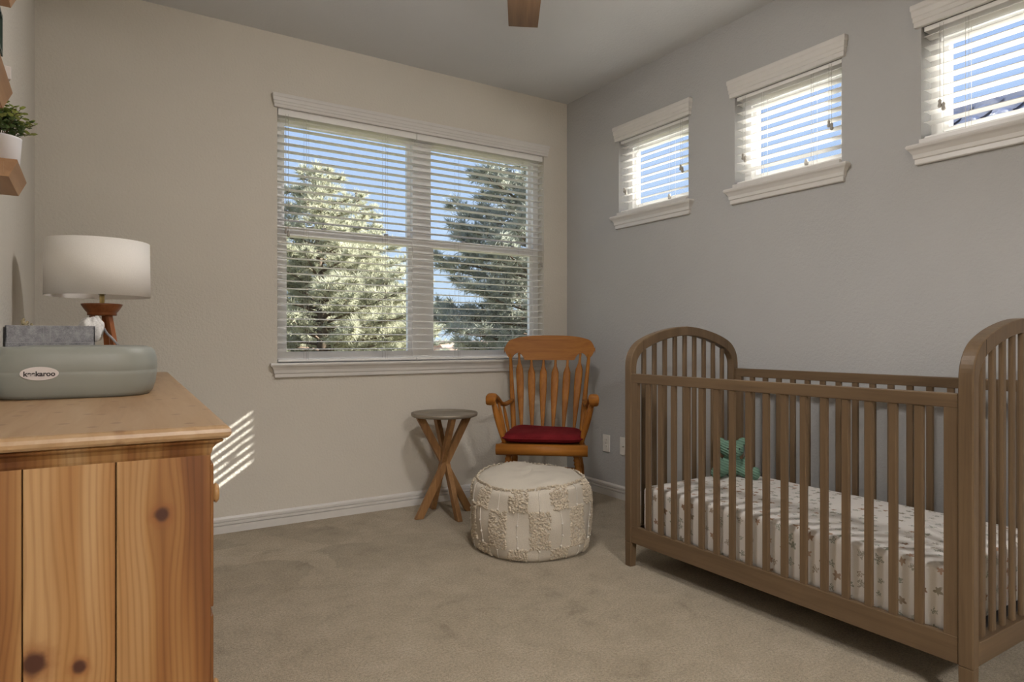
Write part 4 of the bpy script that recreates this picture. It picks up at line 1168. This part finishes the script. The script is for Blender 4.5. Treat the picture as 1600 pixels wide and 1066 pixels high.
# ------------------------------------------------------------------ outdoors
M['grass'] = plain('dry_grass', (0.26, 0.24, 0.13, 1), 0.95, 0.05, 0.3, 0.6)
o = MB().box(-60, 80, -40, 120, -3.35, -3.2).build('ground', M['grass']); tag(o, kind='structure')
M['bark'] = plain('bark', (0.16, 0.12, 0.09, 1), 0.95, 0.05, 0.3, 14)
def needles(name, c1, c2):
    m = Mat(name, 0.7, 0.15); co = m.coord(); n = m.noise(co, 2.2, 3)
    c = m.ramp(n, [(0.35, c1), (0.65, c2)]); m.color(c)
    tr = m.nt.nodes.new('ShaderNodeBsdfTranslucent'); m.nt.links.new(c, tr.inputs[0])
    mx = m.nt.nodes.new('ShaderNodeMixShader'); mx.inputs[0].default_value = 0.4
    out = m.nt.nodes['Material Output']
    m.nt.links.new(m.b.outputs[0], mx.inputs[1]); m.nt.links.new(tr.outputs[0], mx.inputs[2]); m.nt.links.new(mx.outputs[0], out.inputs[0])
    return m.m
M['needle_a'] = needles('needles_olive', (0.41, 0.41, 0.30, 1), (0.58, 0.57, 0.44, 1))
M['needle_b'] = needles('needles_grey', (0.36, 0.375, 0.31, 1), (0.54, 0.545, 0.46, 1))
def pine_tree(base, ztop, rfun, seed, mat, label, zlow, nb, lean=(0, 0), top2=None):
    """conifer: trunk, branches, needle tufts; rfun(depth below the tip) = crown radius"""
    rn = random.Random(seed)
    root = empty('pine_tree', base); tag(root, label, 'tree', 'conifers outside the wide window')
    ht = ztop - base[2]
    tk = MB()
    def tp(z): return Vector((lean[0] * (z / ht) ** 2 + 0.05 * math.sin(z * 1.3 + seed), lean[1] * (z / ht) ** 2 + 0.05 * math.cos(z * 1.1), z))
    tk.tube([tp(ht * i / 14) for i in range(15)], [0.17 * (1 - i / 14.6) + 0.012 for i in range(15)], 9)
    tk.build('trunk', M['bark'], root)
    br_ = MB(); nd = MB()
    def tuft(p, d, L, n):
        for _ in range(n):
            q = (d * rn.uniform(0.1, 1.0) + Vector((rn.gauss(0, 1), rn.gauss(0, 1), rn.gauss(0.25, 0.9))) * 0.62).normalized() * L * rn.uniform(0.7, 1.15)
            sd = q.cross(Vector((rn.gauss(0, 1), rn.gauss(0, 1), rn.gauss(0, 1)))).normalized() * 0.0070
            nd.add([p - sd, p + sd, p + q], [(0, 1, 2)])
    for k in range(nb):
        dep = (ht - zlow + base[2] * 0) * ((k + 0.5) / nb) ** 0.8
        z = ht - dep
        if z + base[2] < zlow: continue
        a = k * 2.399 + rn.uniform(-0.4, 0.4); R = rfun(dep) * rn.uniform(0.72, 1.12)
        s0 = tp(z); d = Vector((math.cos(a), math.sin(a), rn.uniform(0.15, 0.5)))
        n = 5; pts = [s0 + Vector((d.x * R * t, d.y * R * t, R * (d.z * t * 0.8 - 0.18 * t * t + 0.12 * t ** 3))) for t in [i / n for i in range(n + 1)]]
        br_.tube(pts, [0.020 * (1 - i / (n + 0.8)) + 0.003 for i in range(n + 1)], 5)
        nt_ = max(4, int(R * 22))
        for j in range(nt_):
            t = 0.25 + 0.75 * (j + rn.random()) / nt_
            i = min(n - 1, int(t * n)); p = pts[i].lerp(pts[i + 1], t * n - i)
            sdv = Vector((-d.y, d.x, 0)) * rn.uniform(-1, 1) + Vector((0, 0, rn.uniform(0.0, 0.7))) + Vector((d.x, d.y, 0)) * rn.uniform(0.1, 0.7)
            sl_ = rn.uniform(0.05, 0.32) * (1.15 - t * 0.6) * min(1.0, R + 0.2)
            e = p + sdv.normalized() * sl_
            br_.tube([p, e], [0.005, 0.003], 3, False)
            for q in (0.45, 0.8, 1.0): tuft(p.lerp(e, q), sdv.normalized(), 0.125, 15)
        tuft(pts[-1], Vector((d.x, d.y, 0.4)), 0.13, 24)
    tuft(tp(ht), Vector((0, 0, 1)), 0.16, 40)
    br_.build('branches', M['bark'], root)
    tag(nd.build('needles', mat, root), kind='stuff')
    return root
G0 = -3.2
pine_tree((3.02, 10.35, G0), 3.78, lambda d: 0.20 + 0.56 * d if d < 2.5 else 1.65, 2, M['needle_a'], 'tall sunlit olive pine outside wide window', -0.3, 280)
pine_tree((5.02, 14.5, G0), 4.40, lambda d: 0.18 + 0.62 * d if d < 3.6 else 2.4, 5, M['needle_a'], 'slimmer olive pine just behind the tall sunlit pine', -0.9, 240)
pine_tree((4.82, 6.75, G0), 3.70, lambda d: 0.42 + 0.62 * d if d < 1.5 else 1.36, 9, M['needle_b'], 'dark grey-green pine outside behind the rocking chair', -0.1, 260)
pine_tree((9.3, 14.2, G0), 3.3, lambda d: 0.2 + 0.62 * d if d < 2.4 else 1.7, 14, M['needle_b'], 'shorter grey-green pine farther off between the others', -1.2, 130)
pine_tree((0.2, 15.6, G0), 3.2, lambda d: 0.2 + 0.60 * d if d < 2.6 else 1.8, 21, M['needle_a'], 'olive pine beyond the shelf end of wide window', -1.4, 130)
pine_tree((8.6, 21.0, G0), 3.2, lambda d: 0.3 + 0.75 * d if d < 3.0 else 2.6, 33, M['needle_b'], 'broad grey-green pine farthest off behind the other pines', -2.6, 130)

# neighbour across the side yard: tiled roof seen through the high windows
M['stucco'] = plain('neighbour_stucco', (0.55, 0.47, 0.37, 1), 0.95, 0.05, 0.06, 3)
M['tile'] = plain('roof_tile', (0.55, 0.51, 0.53, 1), 0.75, 0.2, 0.28, 5)
nh = empty('neighbour_house', (8.0, 6.0, G0)); tag(nh, 'neighbouring house with pale barrel tile roof beyond crib wall', 'house')
hx0, hx1, hy0, hy1 = -2.2, 2.2, -12.0, -1.6
zr, ze = 3.56 - G0, 2.20 - G0
hb = MB(); hb.box(hx0, hx1, hy0 + 0.3, hy1 - 0.3, 0, ze); hb.prism([(hx0, ze), (hx1, ze), (0, zr - 0.12)], 1, hy0 + 0.3, hy1 - 0.3); hb.build('wall', M['stucco'], nh)
rf = MB()
for s_ in (-1, 1): rf.bar((s_ * 2.65, (hy0 + hy1) / 2, ze - 0.22), (0, (hy0 + hy1) / 2, zr - 0.06), hy1 - hy0, 0.05, (-s_ * 0.4, 0, 1))
rf.build('roof_deck', M['tile'], nh)
tl = MB(); n = 5
slope = (zr - ze + 0.22) / 2.65; ncol_ = int((hy1 - hy0) / 0.27)
for c in range(ncol_):
    y = hy0 + 0.13 + c * 0.27
    for r in range(9):
        x0 = -2.68 + r * 0.297; x1 = x0 + 0.32
        vs_ = []
        for (x, rad, dz) in ((x0, 0.105, 0.045), (x1, 0.085, 0.015)):
            zc_ = ze - 0.22 + (x + 2.65) * slope + dz
            for k in range(n): a = PI * k / (n - 1); vs_.append((x, y + rad * math.cos(a), zc_ + rad * 0.75 * math.sin(a)))
        tl.add(vs_, [(k, k + 1, n + k + 1, n + k) for k in range(n - 1)] + [tuple(range(n))], True)
tag(tl.build('roof_tiles', M['tile'], nh), kind='stuff')
me = None
for c in range(int((hy1 - hy0) / 0.36)):
    if me is None:
        me = MB().lathe([(0.0, 0.0), (0.13, 0.0), (0.11, 0.40), (0.0, 0.40)], 12).mesh('ridge_tile'); me.materials.append(M['tile'])
    link_mesh('ridge_tile', me, nh, (0, hy0 + c * 0.36, zr - 0.05), (-PI / 2, 0, 0))
for y in (-9.5, -6.5, -3.4):
    wf = MB(); frame_rect(wf, lambda u, v, d: (hx0 + d, u, v), y - 0.5, y + 0.5, 1.0, 2.3, 0.07, -0.04, 0.01); wf = wf.build('window', M['trim'], nh)
    MB().box(hx0 - 0.02, hx0 - 0.01, y - 0.44, y + 0.44, 1.06, 2.24).build('pane', M['glass'], wf)
# far houses behind the pines
M['far_wall'] = plain('far_wall', (0.50, 0.42, 0.34, 1), 0.95, 0.05, 0.05, 1)
M['far_roof'] = plain('far_roof', (0.40, 0.27, 0.21, 1), 0.9, 0.1, 0.15, 2)
for (x, y, wd, label) in ((18.0, 29.0, 6.5, 'far house with brown roof behind the dark pine'), (4.0, 31.0, 6.0, 'far house with brown roof behind the sunlit pines')):
    fh = empty('far_house', (x, y, G0), -0.2); tag(fh, label, 'house', 'houses far behind the pines')
    MB().box(-wd / 2, wd / 2, -3, 3, 0, 3.4).build('wall', M['far_wall'], fh)
    MB().prism([(-3.4, 3.3), (3.4, 3.3), (0, 4.25)], 0, -wd / 2 - 0.3, wd / 2 + 0.3).build('roof', M['far_roof'], fh)
    for q in (-0.3, 0.05, 0.33):
        wf = MB().box(q * wd - 0.5, q * wd + 0.5, -3.05, -2.99, 1.0, 2.4).build('window', M['trim'], fh)
        MB().box(q * wd - 0.43, q * wd + 0.43, -3.07, -3.045, 1.07, 2.33).build('pane', M['black'], wf)
